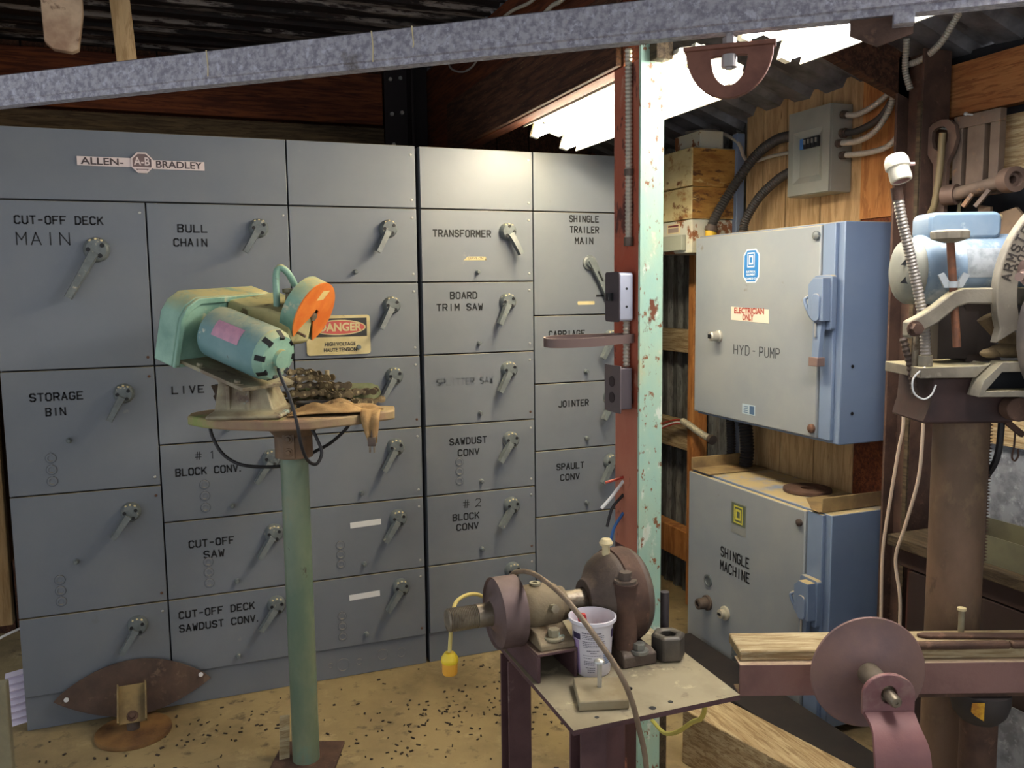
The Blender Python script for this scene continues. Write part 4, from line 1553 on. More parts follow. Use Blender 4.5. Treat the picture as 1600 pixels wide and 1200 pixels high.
b.bar((0, 0, .0), (0, 0, .03), .026, .016, (0, 1, 0))
b.tube([V((0, 0, .03)), V((.002, .005, .05)), V((.0, .015, .068))], .005, 8)
b.build('plug_body', IRON, t, .003)
for sx in (-.007, .007):
    b = MB()
    b.box(sx - .003, sx + .003, -.0015, .0015, -.022, 0)
    b.build('prong', STEEL, t)
# crumpled dark scrap behind the saw base
b = MB()
rs = random.Random(11)
rows = []
for i in range(7):
    row = []
    for j in range(5):
        row.append(b.bm.verts.new((-.272 + .016 * i + rs.uniform(-.006, .006), .085 + rs.uniform(-.018, .018), ZT1 + .003 + .024 * j + (rs.uniform(-.008, .008) if j else 0) - .004 * abs(i - 3) * (j > 2))))
    rows.append(row)
for i in range(6):
    for j in range(4):
        b.face([rows[i][j], rows[i + 1][j], rows[i + 1][j + 1], rows[i][j + 1]])
o = b.build('leather_scrap', mat('dark crumpled leather', (66, 50, 34), .8, 0, (40, 30, 22), 12), loc=O1, rotz=RZ, smooth=0)
m = o.modifiers.new('thickness', 'SOLIDIFY')
m.thickness = .006
tag(o, 'crumpled dark brown leather scrap at the left end of the pedestal table', 'scrap')

# ================================================================== floor items at the left
t = thing('chip_shield_stand', 'rusty crescent plate on a round footed stand leaning by the left cabinet', 'stand', (-1.21, -.16, 0))
b = MB()
b.lathe([(.001, .004), (.128, .004), (.136, .0), (.138, .006), (.136, .016), (.126, .012), (.04, .020), (.001, .022)], (0, 0, 0), (0, 0, 1), 40)
b.build('round_foot', mat('rusty tan disc', (142, 106, 62), .7, .2, (112, 80, 48), 6, [((90, 62, 40), 10, .62, .06)], .3, 70), t)
b = MB()
b.cyl((.0, .0, .015), (.0, .0, .062), .024, n=20)
b.build('stub_post', IRON, t)
b = MB()
Mx = Matrix.Translation((0, -.022, .062)) @ Matrix.Rotation(radians(50), 4, 'X')
b.box(-.052, .052, -.01, .135, 0, .006, Mx)
b.box(-.052, -.046, -.01, .135, .006, .036, Mx)
b.box(.046, .052, -.01, .135, .006, .036, Mx)
b.mi(1).bolt(Mx @ V((.0, .015, .006)), Mx.to_3x3() @ V((0, 0, 1)), .012, .012)
b.build('channel_bracket', [mat('dusty tan bracket', (140, 118, 76), .75, .1, (106, 88, 60), 9), RUST], t, .002)
b = MB()
cr = []
for i in range(25):
    s = i / 24
    x = -.282 + .572 * s
    cr.append((x, .095 - .004 * s + .118 * sin(pi * s) ** .8))
for i in range(1, 24):
    s = 1 - i / 24
    x = -.282 + .572 * s
    cr.append((x, .095 - .004 * s - .10 * sin(pi * s) ** .9))
b.prism(cr, (0, .105, .028), X1, (0, .14, .99), (0, .008, 0))
cp_ = b.build('crescent_plate', mat('dull rust brown plate', (92, 72, 60), .75, .15, (74, 58, 50), 8, [((112, 92, 74), 20, .64, .06)], .3, 80), t, .001)
for x, zz in ((-.236, .10), (.252, .115)):
    b = MB()
    b.cyl((x, .112, zz + .028), (x, .108, zz + .028), .009, n=12)
    b.build('bright_hole', WHITE, cp_)

# left edge: grey board standing near the viewer, ribbed metal scrap, plank
post('side_board', -1.70, -1.552, -.53, -.48, 0.0, .42, mat('dusty grey board', (142, 134, 106), .9, 0, (124, 116, 92), 6), 'dusty grey board standing at the far left edge', 'board')
post('rough_plank', -1.755, -1.63, .10, .15, .40, 2.2, SAWN, 'rough brown plank standing left of the wide control cabinet', 'plank')
b = MB()
pts = []
for i in range(22):
    pts.append((-1.64 + .075 * (i % 2), i))
lo = [b.bm.verts.new((-1.66, .03 + .018 * (i % 2), .02 + .014 * i)) for i in range(16)]
hi = [b.bm.verts.new((-1.597, .03 + .018 * (i % 2), .03 + .014 * i)) for i in range(16)]
for i in range(15):
    b.face([lo[i], hi[i], hi[i + 1], lo[i + 1]])
o = b.build('corrugated_scrap', mat('daylit corrugated metal', (214, 206, 222), .4, .3), smooth=0)  # daylight falling on the sheet is put into its bright colour
m = o.modifiers.new('thickness', 'SOLIDIFY')
m.thickness = .002
tag(o, 'small piece of daylit corrugated metal beside the foot of the left cabinet', 'metal scrap')
b = MB()
b.tube(spl([(-1.72, -.02, .36), (-1.66, .02, .385), (-1.60, .05, .40)], 6), .005, 8)
tag(b.build('pale_cord', WHITE), 'pale cord beside the lower left edge of the wide cabinet', 'cord')
# bits behind the pole foot
t = thing('paint_stick', 'pale wooden stick leaning behind the foot of the green pole', 'stick', (-.695, -.59, 0))
b = MB()
b.bar((.0, .0, .004), (.012, .05, .15), .035, .006, (0, 1, 0))
b.build('stick', SAWNX, t)

# ================================================================== steel bench with the bearings and shaft
PZ = .75
PLATE = mat('dusty bench plate', (146, 134, 108), .7, .15, (164, 152, 124), 6, [((108, 94, 78), 9, .64, .06), ((196, 182, 146), 14, .70, .05)], .1, 60)
t = thing('steel_bench', 'maroon steel bench with dusty plate top carrying the bearings', 'workbench', (0, -1.8, 0))
o = V(t.location)
b = MB()
OUTL = [(-.236, -2.052), (.184, -2.052), (.196, -1.752), (.196, -1.49), (-.226, -1.49)]
b.mi(2).prism(OUTL, (0, 0, PZ - .012), X1, Y1, (0, 0, .0115))
b.mi(0).prism(OUTL, (0, 0, PZ - .0005), X1, Y1, (0, 0, .0005))
b.mi(1)
for hx, hy, r in ((-.058, -1.985, .007), (-.032, -2.03, .008), (.02, -2.02, .006), (-.165, -2.02, .005), (-.05, -1.905, .004)):
    b.prism(circ(hx, hy, r, n=12), (0, 0, PZ), X1, Y1, (0, 0, .0006))
b.build('bench_plate', [PLATE, BLACK, MAROON], t).location = -o
for lx, ly in ((-.234, -1.66), (-.208, -2.03), (.10, -1.55)):
    b = MB()
    b.box(lx, lx + .062, ly, ly + .006, 0.001, PZ - .012)
    b.box(lx, lx + .062, ly + .054, ly + .06, 0.001, PZ - .012)
    b.box(lx + .028, lx + .034, ly + .0062, ly + .0538, 0.001, PZ - .012)
    b.build('leg', MAROON, t, .001).location = -o
b = MB()
for x0, x1 in ((-.222, -.214), (-.126, -.118)):
    b.box(x0, x1, -1.825, -1.575, PZ + .0005, .814)
b.box(-.222, -.118, -1.825, -1.575, .8145, .822)
b.build('channel_riser', MAROON, t, .0015).location = -o

SX, SY, SZ_ = 0, -1.70, .888
t = thing('bearing_shaft', 'threaded steel shaft with flat pulley running left over the bench edge', 'shaft', (-.1, SY, SZ_))
b = MB()
b.cyl((-.2302, 0, 0), (.16, 0, 0), .0285, n=32)
prof = []
for i in range(17):
    prof += [(.0285, .004 + i * .0042), (.0262, .0061 + i * .0042)]
b.lathe([(.001, 0), (.025, 0)] + prof + [(.0285, .0745), (.001, .0746)], (-.305, 0, 0), (1, 0, 0), 32)
b.build('threaded_shaft', STEEL, t)
b = MB()
b.lathe([(.0295, -.004), (.036, -.002), (.050, .01), (.083, .012), (.087, .006), (.087, .066), (.082, .062), (.04, .058), (.0295, .058)], (-.190, 0, 0), (1, 0, 0), 44, closed=True)
b.build('pulley', mat('brown purple iron', (112, 92, 88), .6, .3, (86, 70, 66), 8), t)

t = thing('pillow_block', 'small dusty pillow block bearing on the raised channel, left of the tub', 'bearing', (-.165, SY, .8224))
h = SZ_ - .8224
b = MB()
b.lathe([(.0292, -.056), (.046, -.056), (.052, -.045), (.057, -.03), (.057, .03), (.052, .045), (.044, .05), (.042, .066), (.0292, .066)], (0, 0, h), (1, 0, 0), 32, closed=True)
b.build('housing', DUSTIRON, t, .002)
b = MB()
b.loft([[V((x, y, zz)) for x, y in ((-.045 * k, -yy), (.045 * k, -yy), (.045 * k, yy), (-.045 * k, yy))] for zz, yy, k in ((0, .118, 1), (.014, .116, 1), (.022, .095, .95), (.030, .080, .95), (h - .0305, .050, 1.05))])
b.build('foot', DUSTIRON, t, .004)
for yy, zz in ((-.092, .018), (.092, .018)):
    b = MB()
    b.cyl((0, yy, zz), (0, yy, zz + .006), .026, n=20)
    b.cyl((0, yy, zz + .006), (0, yy, zz + .024), .0145, n=6, rot=.3)
    b.build('foot_bolt', CASTG, t, .001)
b = MB()
b.cyl((.012, -.052, h + .012), (.012, -.076, h + .018), .011, n=6)
b.build('side_bolt', CASTG, t)
b = MB()
b.lathe([(.014, .0), (.014, .006), (.007, .006), (.007, .002), (.001, .002)], (-.01, 0, h + .0575), (0, 0, 1), 16)
b.build('grease_port', CASTG, t)

t = thing('bearing_housing', 'large round rusty split bearing housing in front of the mint green post', 'bearing', (.058, SY, PZ + .0004))
h = SZ_ - PZ
b = MB()
b.lathe([(.030, -.10), (.050, -.10), (.056, -.088), (.074, -.074), (.098, -.058), (.112, -.038), (.115, -.025), (.115, .038), (.106, .048), (.085, .055), (.05, .058), (.030, .058)], (0, 0, h + .0), (1, 0, 0), 44, closed=True)
b.build('drum', IRON, t, .002)
b = MB()
b.lathe([(.1152, -.022), (.120, -.020), (.121, .024), (.1152, .026)], (0, 0, h), (1, 0, 0), 44, closed=True)
b.build('band', RUST, t)
b = MB()
b.loft([[V((x * k - .01, y, zz)) for x, y in ((-.046, y0), (.046, y0), (.046, y1), (-.046, y1))] for zz, y0, y1, k in ((0, -.135, .12, 1), (.028, -.135, .12, 1), (.038, -.118, .10, .9))])
b.build('foot', IRON, t, .003)
for k, (yy, xx) in enumerate(((-.112, -.028),)):
    b = MB()
    b.cyl((xx, yy + .020, .036), (xx, yy + .020, .196), .029, n=24)
    b.cyl((xx, yy + .020, .196), (xx, yy + .020, .203), .031, n=24)
    b.build('bolt_boss', RUST, t, .001)
    b = MB()
    b.bolt((xx, yy + .022, .203), (0, 0, 1), .0165, .026)
    b.build('cap_bolt', IRON, t)
b = MB()
b.cyl((-.006, -.122, .030), (-.006, -.122, .039), .023, n=22)
b.cyl((-.006, -.122, .039), (-.006, -.122, .055), .0155, n=6, rot=.3)
b.build('foot_bolt', mat('grey bolt steel', (124, 122, 112), .5, .3), t, .001)
b = MB()
b.cyl((-.035, .0, h + .105), (-.035, .0, h + .135), .010, n=6)
b.lathe([(.016, 0), (.018, .006), (.012, .016), (.001, .018)], (-.035, 0, h + .135), (0, 0, 1), 16)
b.build('grease_cup', CREAM, t)

# yogurt tub
TUBW = mat('white plastic tub', (226, 220, 224), .4)
t = thing('plastic_tub', 'white printed plastic tub holding a red marker on the bench', 'tub', (-.070, -1.808, PZ + .0004))
t.scale = (1.05, 1.05, 1.06)
b = MB()
b.lathe([(.001, .0), (.039, .0), (.0415, .004), (.0475, .112), (.053, .122), (.0555, .124), (.0555, .131), (.0525, .132), (.0465, .112), (.040, .006), (.001, .005)], (0, 0, 0), (0, 0, 1), 44)


def tubarc(b, a0, a1, z0, z1, lift=.0006):
    n = max(2, int(abs(a1 - a0) / .08))
    rows = []
    for i in range(n + 1):
        a = a0 + (a1 - a0) * i / n
        row = []
        for z in (z0, z1):
            r = .0415 + (.0475 - .0415) * (z - .004) / .108 + lift
            row.append(b.bm.verts.new((r * cos(a), r * sin(a), z)))
        rows.append(row)
    for r0, r1 in zip(rows[:-1], rows[1:]):
        b.face([r0[0], r1[0], r1[1], r0[1]])


FA = -pi / 2 - YAW
for k, (z, l0, l1, th) in enumerate([(.104, -.62, .35, .0026), (.099, -.62, .5, .0014), (.095, -.62, .55, .0014), (.091, -.62, .5, .0014), (.084, -.60, .55, .0022), (.080, -.6, .6, .0014), (.076, -.6, .6, .0014), (.072, -.58, .55, .0014),
                                     (.063, -.38, .25, .0022), (.058, -.2, .12, .002), (.052, -.58, .35, .0012), (.046, -.56, -.15, .0016), (.038, -.54, .05, .0018), (.034, -.54, .05, .0018), (.030, -.54, .0, .0018), (.023, -.45, .05, .0014), (.018, -.35, .05, .0014), (.013, -.35, .05, .0014)]):
    b.mi(1)
    a = l0
    rq = random.Random(k)
    while a < l1:
        wd = rq.uniform(.04, .13)
        tubarc(b, FA + a, FA + min(l1, a + wd), z, z + th)
        a += wd + .025
b.mi(2)
tubarc(b, FA - 1.25, FA - .72, .088, .102)
tubarc(b, FA + 1.02, FA + 1.3, .088, .108)
b.mi(3)
tubarc(b, FA - 1.5, FA - .8, .006, .086)
b.mi(4)
for z in (.03, .035, .04, .045, .05, .055):
    tubarc(b, FA + .5, FA + .95, z, z + .0034)
b.build('tub', [TUBW, mat('print grey', (104, 96, 110), .6), mat('print dark violet', (54, 40, 74), .6), mat('print lilac', (176, 150, 190), .5), mat('print blue grey', (128, 142, 166), .6)], t, solid=0)
t = thing('marker', 'red capped marker leaning inside the white tub', 'marker', (-.078, -1.792, PZ + .0085))
b = MB()
b.cyl((.006, 0, 0), (-.006, .006, .098), .0095, n=16)
b.build('barrel', mat('dark marker barrel', (84, 62, 52), .5), t)
b = MB()
b.lathe([(.0105, 0), (.011, .022), (.009, .030), (.001, .031)], (-.006, .006, .0983), (-.12, .06, 1), 16)
b.build('cap', mat('red marker cap', (176, 34, 36), .4), t)

# big nut, stud, wood block with bolt
b = MB()
nr = .044
b.lathe([(nr * .52, 0), (nr * .90, 0), (nr, .006), (nr, .058), (nr * .88, .064), (nr * .52, .064), (nr * .47, .06), (nr * .47, .004)], (0, 0, 0), (0, 0, 1), 6, closed=True)
o = b.build('hex_nut', mat('dark steel nut', (82, 76, 70), .5, .4, (104, 96, 84), 10), loc=(.140, -1.812, PZ + .0004), rotz=.25, bevel=.004, smooth=20)
tag(o, 'big dark hexagonal steel nut standing on the bench by the post', 'nut')
b = MB()
b.cyl((0, 0, 0), (0, 0, .142), .0115, n=20)
tag(b.build('steel_stud', mat('dark grey stud', (78, 72, 74), .5, .4), loc=(.172, -1.742, PZ + .0004)), 'dark upright steel stud on the bench behind the big nut', 'rod')
b = MB()
b.prism([(.0, .0), (.105, -.042), (.068, -.150), (-.040, -.118)], (-.150, -1.866, PZ + .0006), X1, Y1, (0, 0, .022))
WB = tag(b.build('wood_block', mat('weathered block end', (156, 142, 112), .85, 0, (134, 118, 88), 8), bevel=.003), 'flat weathered wood block lying on the front of the bench', 'block')
t = thing('carriage_bolt', 'grey bolt standing up in the flat wood block on the bench', 'bolt', (-.115, -1.935, PZ + .0228))
b = MB()
b.cyl((0, 0, 0), (0, 0, .058), .0055, n=14)
b.build('shank', ZINC, t)
b = MB()
b.lathe([(.0055, 0), (.013, .001), (.012, .005), (.006, .008), (.001, .0085)], (0, 0, .058), (0, 0, 1), 18)
b.build('head', ZINC, t)
# tan hose arching over the bench
hp = [(-.205, -1.585, .925), (-.210, -1.66, .97), (-.208, -1.77, 1.0), (-.195, -1.89, .992), (-.178, -1.965, .960), (-.158, -2.03, .915), (-.135, -2.062, .868), (-.112, -2.075, .81), (-.095, -2.08, .742), (-.08, -2.085, .66), (-.07, -2.085, .5), (-.06, -2.07, .3)]
b = MB()
b.tube(spl(hp, 10), .0062, 10)
tag(b.build('air_hose', mat('dirty tan hose', (136, 116, 92), .6, 0, (112, 92, 72), 14)), 'tan hose arching over the small pillow block and off the bench front', 'hose')
# yellow plug
t = thing('yellow_plug', 'yellow plug hanging on its cord below the threaded shaft end', 'plug', (-.397, -1.69, .765))
YE = mat('orange yellow plastic', (232, 166, 56), .45)
b = MB()
b.lathe([(.001, -.016), (.017, -.016), (.0185, -.012), (.019, .012), (.001, .012)], (0, 0, 0), (0, 0, 1), 24)
b.build('plug_body', YE, t)
b = MB()
b.lathe([(.019, .0122), (.021, .016), (.0205, .026), (.012, .038), (.001, .0385)], (0, 0, 0), (0, 0, 1), 24)
b.build('plug_collar', mat('bright yellow plastic', (240, 206, 50), .45), t)
b = MB()
b.tube(spl([V((.0, 0, .038)), V((.006, .01, .07)), V((.016, .03, .105)), V((.05, .09, .13)), V((.12, .14, .12)), V((.19, .14, .068))], 8), .005, 8)
b.build('cord', mat('pale yellow cord', (206, 184, 104), .5), t)
t = thing('clip', 'small black clip lying on the bench beside the wood block', 'clip', (-.062, -1.945, PZ + .0005))
b = MB()
b.tube([V((0, 0, .004)), V((.012, .008, .012)), V((.028, .006, .004))], .0035, 6)
b.tube([V((.004, -.006, .004)), V((.012, .010, .010)), V((.014, .024, .004))], .003, 6)
b.build('clip_body', BLACK, t)
# below the bench
b = MB()
b.tube(spl([(.115, -1.95, .70), (.19, -1.9, .655), (.25, -1.8, .56), (.30, -1.68, .48), (.335, -1.55, .38), (.37, -1.42, .305), (.38, -1.33, .30)], 8), .0065, 8)
tag(b.build('yellow_cable', mat('yellow cable', (214, 200, 96), .5)), 'yellow cable looping below the right end of the bench', 'cable')
b = MB()
b.prism([(.62, -1.13), (.80, -1.13), (.925, -1.74), (.76, -1.74)], (0, 0, .0), X1, Y1, (0, 0, .20))
tag(b.build('floor_timber', SAWNY, bevel=.004), 'big sawn timber lying diagonally on the floor below the bench', 'timber')
b = MB()
b.cyl((.43, -1.22, 0), (.43, -1.22, .50), .06, n=14)
tag(b.build('round_post', GREYWOOD), 'short grey round wooden post behind the foot of the mint post', 'post')
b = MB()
b.prism([(.88, -.36), (1.15, -.36), (1.16, -1.86), (1.02, -1.86)], (0, 0, .001), X1, Y1, (0, 0, .10))  # slab added to put the floor's shade here as near-black colour
tag(b.build('floor_shade_slab', mat('near black shade wood', (30, 25, 24), .85, 0, (40, 32, 28), 6), bevel=.004), 'near-black added shade timber lying beside the lower wall box', 'timber')  # added slab, its near-black colour stands in for the floor's shade
b = MB()
b.bar((.055, -1.82, .0), (-.03, -1.96, .36), .07, .02, (0, 1, 0))
tag(b.build('leaning_board', REDWOOD), 'reddish board leaning under the bench beside its right leg', 'board')
# wood and ends below the lower wall box, by the wall
for x, y, r, hh, lab in ((1.36, -.36, .045, .028, ''),):
    pass

# ================================================================== red beam with disc, foreground right
# local axes: x along the beam (to the right and towards the viewer), y away, origin at the beam's left end
BO = V((.262, -1.943, 0))
PINKM = mat('faded maroon steel', (142, 106, 98), .6, .1, (124, 90, 84), 6, [((92, 72, 60), 7, .62, .10), ((150, 128, 116), 14, .74, .06)], .2, 80, dust=((196, 172, 140), 1.0))
t = thing('red_beam', 'faded maroon steel channel with timber on top in the right foreground', 'steel beam', BO, RZ)
b = MB()
b.box(0, 1.3, 0, .007, .682, .762)
b.box(0, 1.3, .0072, .055, .682, .688)
b.box(0, 1.3, .0072, .055, .756, .762)
b.build('channel', PINKM, t, .0015)
b = MB()
b.box(0.006, 1.3, .02, .135, .7625, .788)
b.build('top_timber', SAWNX, t, .004)
b = MB()
b.box(.40, 1.3, .012, .05, .668, .6815)
b.build('lower_flange', RUST, t)
for lx in (.62, 1.2):
    b = MB()
    b.cyl((lx, .055, 0.001), (lx, .055, .60), .043, n=24)
    b.build('leg', RUST, t)
    b = MB()
    b.lathe([(.001, .0), (.046, .0), (.062, .02), (.07, .05), (.07, .078), (.001, .078)], (lx, .055, .59), (0, 0, 1), 28)
    b.build('leg_cap', mat('dark grey casting', (66, 60, 58), .6, .2) if 'dark grey casting' not in MATS else MATS['dark grey casting'], t)
b = MB()
b.prism([(-.03, .0), (.0, .0), (.0, -.046), (-.022, -.032), (-.032, -.022)], (.592, -.0165, .665), X1, Z1, (0, .002, 0))
lb = b.build('yellow_label', mat('yellow tape label', (222, 170, 40), .5, 0, (170, 110, 30), 30), t)
b = MB()
rod = [(.50, .012, .774), (1.3, .012, .774)]
o1 = V((.47, .005, 0))
t3 = thing('iron_bar', 'dark iron bar lying along the front edge of the foreground timber', 'bar', BO + Matrix.Rotation(RZ, 3, 'Z') @ V((.40, .008, .789)), RZ)
b = MB()
b.box(0, .265, 0, .024, 0, .017)
b.build('long_piece', RUST, t3, .006)
b = MB()
b.box(.268, .80, 0, .024, 0, .017)
b.build('second_piece', RUST, t3, .006)
t3 = thing('steel_strip', 'thin dark steel strip lying on the foreground timber at right', 'strip', BO + Matrix.Rotation(RZ, 3, 'Z') @ V((.475, .095, .7885)), RZ - .05)
b = MB()
b.prism([(0, -.006), (.02, -.016), (.6, -.014), (.6, .014), (.02, .012), (0, .004)], (0, 0, 0), X1, Y1, (0, 0, .008))
b.build('strip', RUST, t3, .002)
t3 = thing('upright_bolt', 'tall pale bolt standing behind the foreground timber at right', 'bolt', BO + Matrix.Rotation(RZ, 3, 'Z') @ V((.60, .122, .7885)), RZ)
b = MB()
b.cyl((0, 0, 0), (0, 0, .058), .0075, n=14)
b.build('shank', CASTG, t3)
b = MB()
b.lathe([(.0075, 0), (.011, 0), (.011, .006), (.001, .007)], (0, 0, .058), (0, 0, 1), 18)
b.build('head', CREAM, t3)

# disc on its spindle with the bent bracket
DM = mat('purple brown disc steel', (142, 110, 100), .55, .2, (122, 97, 94), 5, [((140, 112, 96), 9, .62, .10)], .15, 60)
RB = mat('faded red bracket', (142, 96, 92), .55, 0, (128, 86, 86), 6, [((162, 132, 120), 6, .64, .12)], .15, 60)
DO = V((.446, -2.165, 0))
t = thing('disc_spindle', 'round purple-brown steel disc on a spindle held by a bent red bracket', 'spindle', DO, RZ)
cz = .806
b = MB()
b.lathe([(.001, -.006), (.060, -.006), (.064, -.003), (.128, -.003), (.1305, 0), (.128, .003), (.001, .003)], (0, 0, cz), (0, 1, 0), 64)
b.build('disc', DM, t)
b = MB()
b.cyl((0, -.095, cz), (0, -.0062, cz), .0255, n=28)
b.build('spindle', STEEL, t)
b = MB()
b.lathe([(.001, 0), (.0035, .0), (.0035, -.002), (.0095, -.002), (.0130, .003), (.0130, .050), (.001, .050)], (0, -.146, cz), (0, 1, 0), 22)
b.build('spindle_tip', STEEL, t)
b = MB()
yb = -.10
eye = []
n = 30
for i in range(n):
    q = 2 * pi * i / n
    if sin(q) >= 0:
        eye.append((.056 * cos(q), .046 * sin(q)))
    else:
        eye.append((.056 * max(-1, min(1, cos(q) * 1.5)), -.044 * min(1, -sin(q) * 1.5)))
b.plate_hole(eye, circ(0, 0, .0165, .020, n), (0, yb, cz), X1, Z1, (0, -.012, 0))
b.build('bracket_eye', RB, t, .002)
b = MB()
path = [(yb - .012, cz - .04), (yb - .030, cz - .047), (yb - .055, cz - .062), (yb - .075, cz - .085), (yb - .086, cz - .12), (yb - .088, cz - .17), (yb - .085, cz - .25), (yb - .075, cz - .40), (yb - .07, .0)]
rings = []
P = spl([(0, y, z) for y, z in path], 5)
for i, p in enumerate(P):
    tn = (P[min(i + 1, len(P) - 1)] - P[max(i - 1, 0)]).normalized()
    nn = V((0, tn.z, -tn.y)) * .005
    dy = cz - p.z
    hw = .056 - .006 * math.exp(-((dy - .055) / .02) ** 2) + .004 * min(1, dy / .2)
    rings.append([p + V((-hw, 0, 0)) - nn, p + V((hw, 0, 0)) - nn, p + V((hw, 0, 0)) + nn, p + V((-hw, 0, 0)) + nn])
b.loft(rings)
b.build('bent_bracket', RB, t, .001)

# ================================================================== saw grinder on its pedestal (local frame, x to the right, y away)
GO = V((.93, -1.97, 0))
BLUEM = mat('light blue motor enamel', (120, 142, 162), .45, 0, (138, 155, 170), 6, [((186, 196, 200), 9, .62, .06)], .1, 60)
DG = mat('dusty grey casting', (138, 130, 114), .7, .1, (116, 107, 93), 8, [((156, 150, 132), 12, .66, .06)], .3, 80, dust=((190, 178, 140), .9))
t = thing('grinding_machine', 'blue motor grinder with cast guard ring on a thick rusty pipe pedestal', 'machine', GO, RZ)
b = MB()
b.cyl((-.008, 0, .001), (-.008, 0, 1.34), .067, n=36)
b.build('pipe_column', PIPE, t)
b = MB()
for k in range(44):
    zz = .95 + k * .0088
    b.prism([(0, 0), (.010, .003), (0, .006)], (.057, -.02, zz), X1, Z1, (0, .01, 0))
b.box(.050, .058, -.022, -.008, .94, 1.34)
b.build('toothed_rack', RUST, t)
b = MB()
b.loft([rr4(-.155, .07, -.10, .085, 1.331), rr4(-.14, .075, -.105, .09, 1.38), rr4(-.135, .08, -.105, .09, 1.448)])
b.build('head_block', mat('dark maroon casting', (72, 50, 46), .65, .1, (56, 40, 38), 8), t, .006)
b = MB()
b.prism([(-.182, 0), (-.182, .026), (-.02, .030), (-.008, .036), (-.045, .0)], (0, -.13, 1.449), X1, Z1, (0, .20, 0))
b.build('tool_rest', DG, t, .003)
b = MB()
b.plate_hole([(-.045, -.001), (.0, .044), (.28, .044), (.28, -.042), (-.056, -.040)], [(-.030, -.014), (-.002, .020), (.27, .020), (.27, -.026), (-.040, -.026)], (0, -.165, 1.446), X1, Z1, (0, .054, 0))
b.build('slotted_front', DG, t, .001)
b = MB()
b.box(-.038, .27, -.1105, -.106, 1.412, 1.470)
b.build('slot_back', DARK, t)
# long bent arm
b = MB()
up = [(-.222, 1.588), (-.19, 1.605), (-.158, 1.626), (-.115, 1.660), (-.09, 1.668), (.05, 1.668), (.26, 1.666)]
lo_ = [(.26, 1.624), (.05, 1.626), (-.08, 1.630), (-.105, 1.622), (-.15, 1.585), (-.215, 1.548), (-.222, 1.552)]
b.prism(up + lo_, (0, -.145, 0), X1, Z1, (0, .035, 0))
b.build('bent_arm', DG, t, .004)
b = MB()
b.cyl((-.208, -.145, 1.572), (-.208, -.168, 1.572), .014, n=6)
b.cyl((-.208, -.1455, 1.572), (-.208, -.150, 1.572), .019, n=16)
b.build('pivot_bolt', RUST, t)
b = MB()
b.cyl((-.122, -.128, 1.785), (-.094, -.128, 1.525), .0095, n=14)
b.build('threaded_rod', mat('rusty red rod', (136, 88, 62), .6, .3, (112, 76, 58), 30), t)
b = MB()
prof_ = []
kn = V((-.123, -.128, 1.776))
n = 40
rings = []
for h_, r_ in ((0, .012), (.004, .026), (.010, .041), (.026, .042), (.030, .036)):
    rings.append([kn + V((r_ * (1 + (.05 if (i // 2) % 2 else -.03) * (r_ > .03)) * cos(2 * pi * i / n), r_ * (1 + (.05 if (i // 2) % 2 else -.03) * (r_ > .03)) * sin(2 * pi * i / n), h_)) for i in range(n)])
b.loft(rings)
b.build('hand_knob', DG, t)
b = MB()
for sgn in (-1, 1):
    b.prism([(.008 * sgn, 0), (.022 * sgn, .0), (.038 * sgn, .030), (.024 * sgn, .036), (.010 * sgn, .014)], (-.110, -.131, 1.669), X1, Z1, (0, .006, 0))
b.cyl((-.110, -.128, 1.669), (-.110, -.128, 1.684), .014, n=14)
b.build('wing_nut', mat('pale wing nut', (188, 192, 192), .45, .4), t)
# motor
b = MB()
b.lathe([(.001, -.165), (.05, -.165), (.078, -.155), (.088, -.14), (.088, .10), (.001, .10)], (0, .0, 1.715), (1, 0, 0), 40)
mo = b.build('motor', BLUEM, t)
b = MB()
b.prism(rrect(-.135, .046, 1.79, 1.856, .018), (0, -.05, 0), X1, Z1, (0, .10, 0))
b.build('capacitor_box', BLUEM, mo, .008)
b = MB()
b.lathe([(.001, -.192), (.022, -.192), (.055, -.188), (.075, -.178), (.084, -.166), (.084, -.150), (.001, -.150)], (0, .0, 1.712), (1, 0, 0), 32)
b.build('end_bell', mat('pale dusty motor end', (146, 146, 134), .5, 0, (120, 120, 110), 8), mo)
b = MB()
for q_, zz in ((.0, 1.735), (.0, 1.69)):
    e_ = MB()
    e_.prism([(-.016, -.008), (.016, -.012), (.004, .014)], (-.183, -.045, zz), V((.62, -.78, 0)), Z1, V((-.78, -.62, 0)) * .006)
    e_.build('vent', BLACK, mo)
b.lathe([(.018, 0), (.018, .003), (.001, .003)], (-.09, -.0835, 1.683), (0, -1, -.35), 24)
b.build('plug_disc', BLUEM, mo)
b = MB()
rows = []
for i in range(6):
    q = -.25 + .85 * i / 5
    rows.append([b.bm.verts.new((x, -.0886 * cos(q), 1.715 + .0886 * sin(q))) for x in (-.055, .045)])
for r0, r1 in zip(rows[:-1], rows[1:]):
    b.face([r0[0], r0[1], r1[1], r1[0]])
b.build('rating_plate', mat('scratched silver plate', (186, 192, 194), .4, .3, (150, 156, 160), 40), mo)
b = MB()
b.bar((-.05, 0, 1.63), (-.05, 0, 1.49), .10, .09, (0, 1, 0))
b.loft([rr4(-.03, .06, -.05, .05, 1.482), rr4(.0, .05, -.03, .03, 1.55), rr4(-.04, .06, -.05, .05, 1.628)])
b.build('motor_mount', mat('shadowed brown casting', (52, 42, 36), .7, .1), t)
b = MB()
b.loft([[V((-.01 + .1 * s + .022 * cos(2 * pi * k / 10), -.10 + .02 * sin(2 * pi * k / 10), 1.597 - .10 * s + (.012 * cos(2 * pi * k / 10)))) for k in range(10)] for s in (0, .35, .7)])
b.ball((.05, -.105, 1.514), .03, 10, (1.9, .8, .65))
b.ball((.0, -.11, 1.508), .018, 8, (1.6, .8, .7))
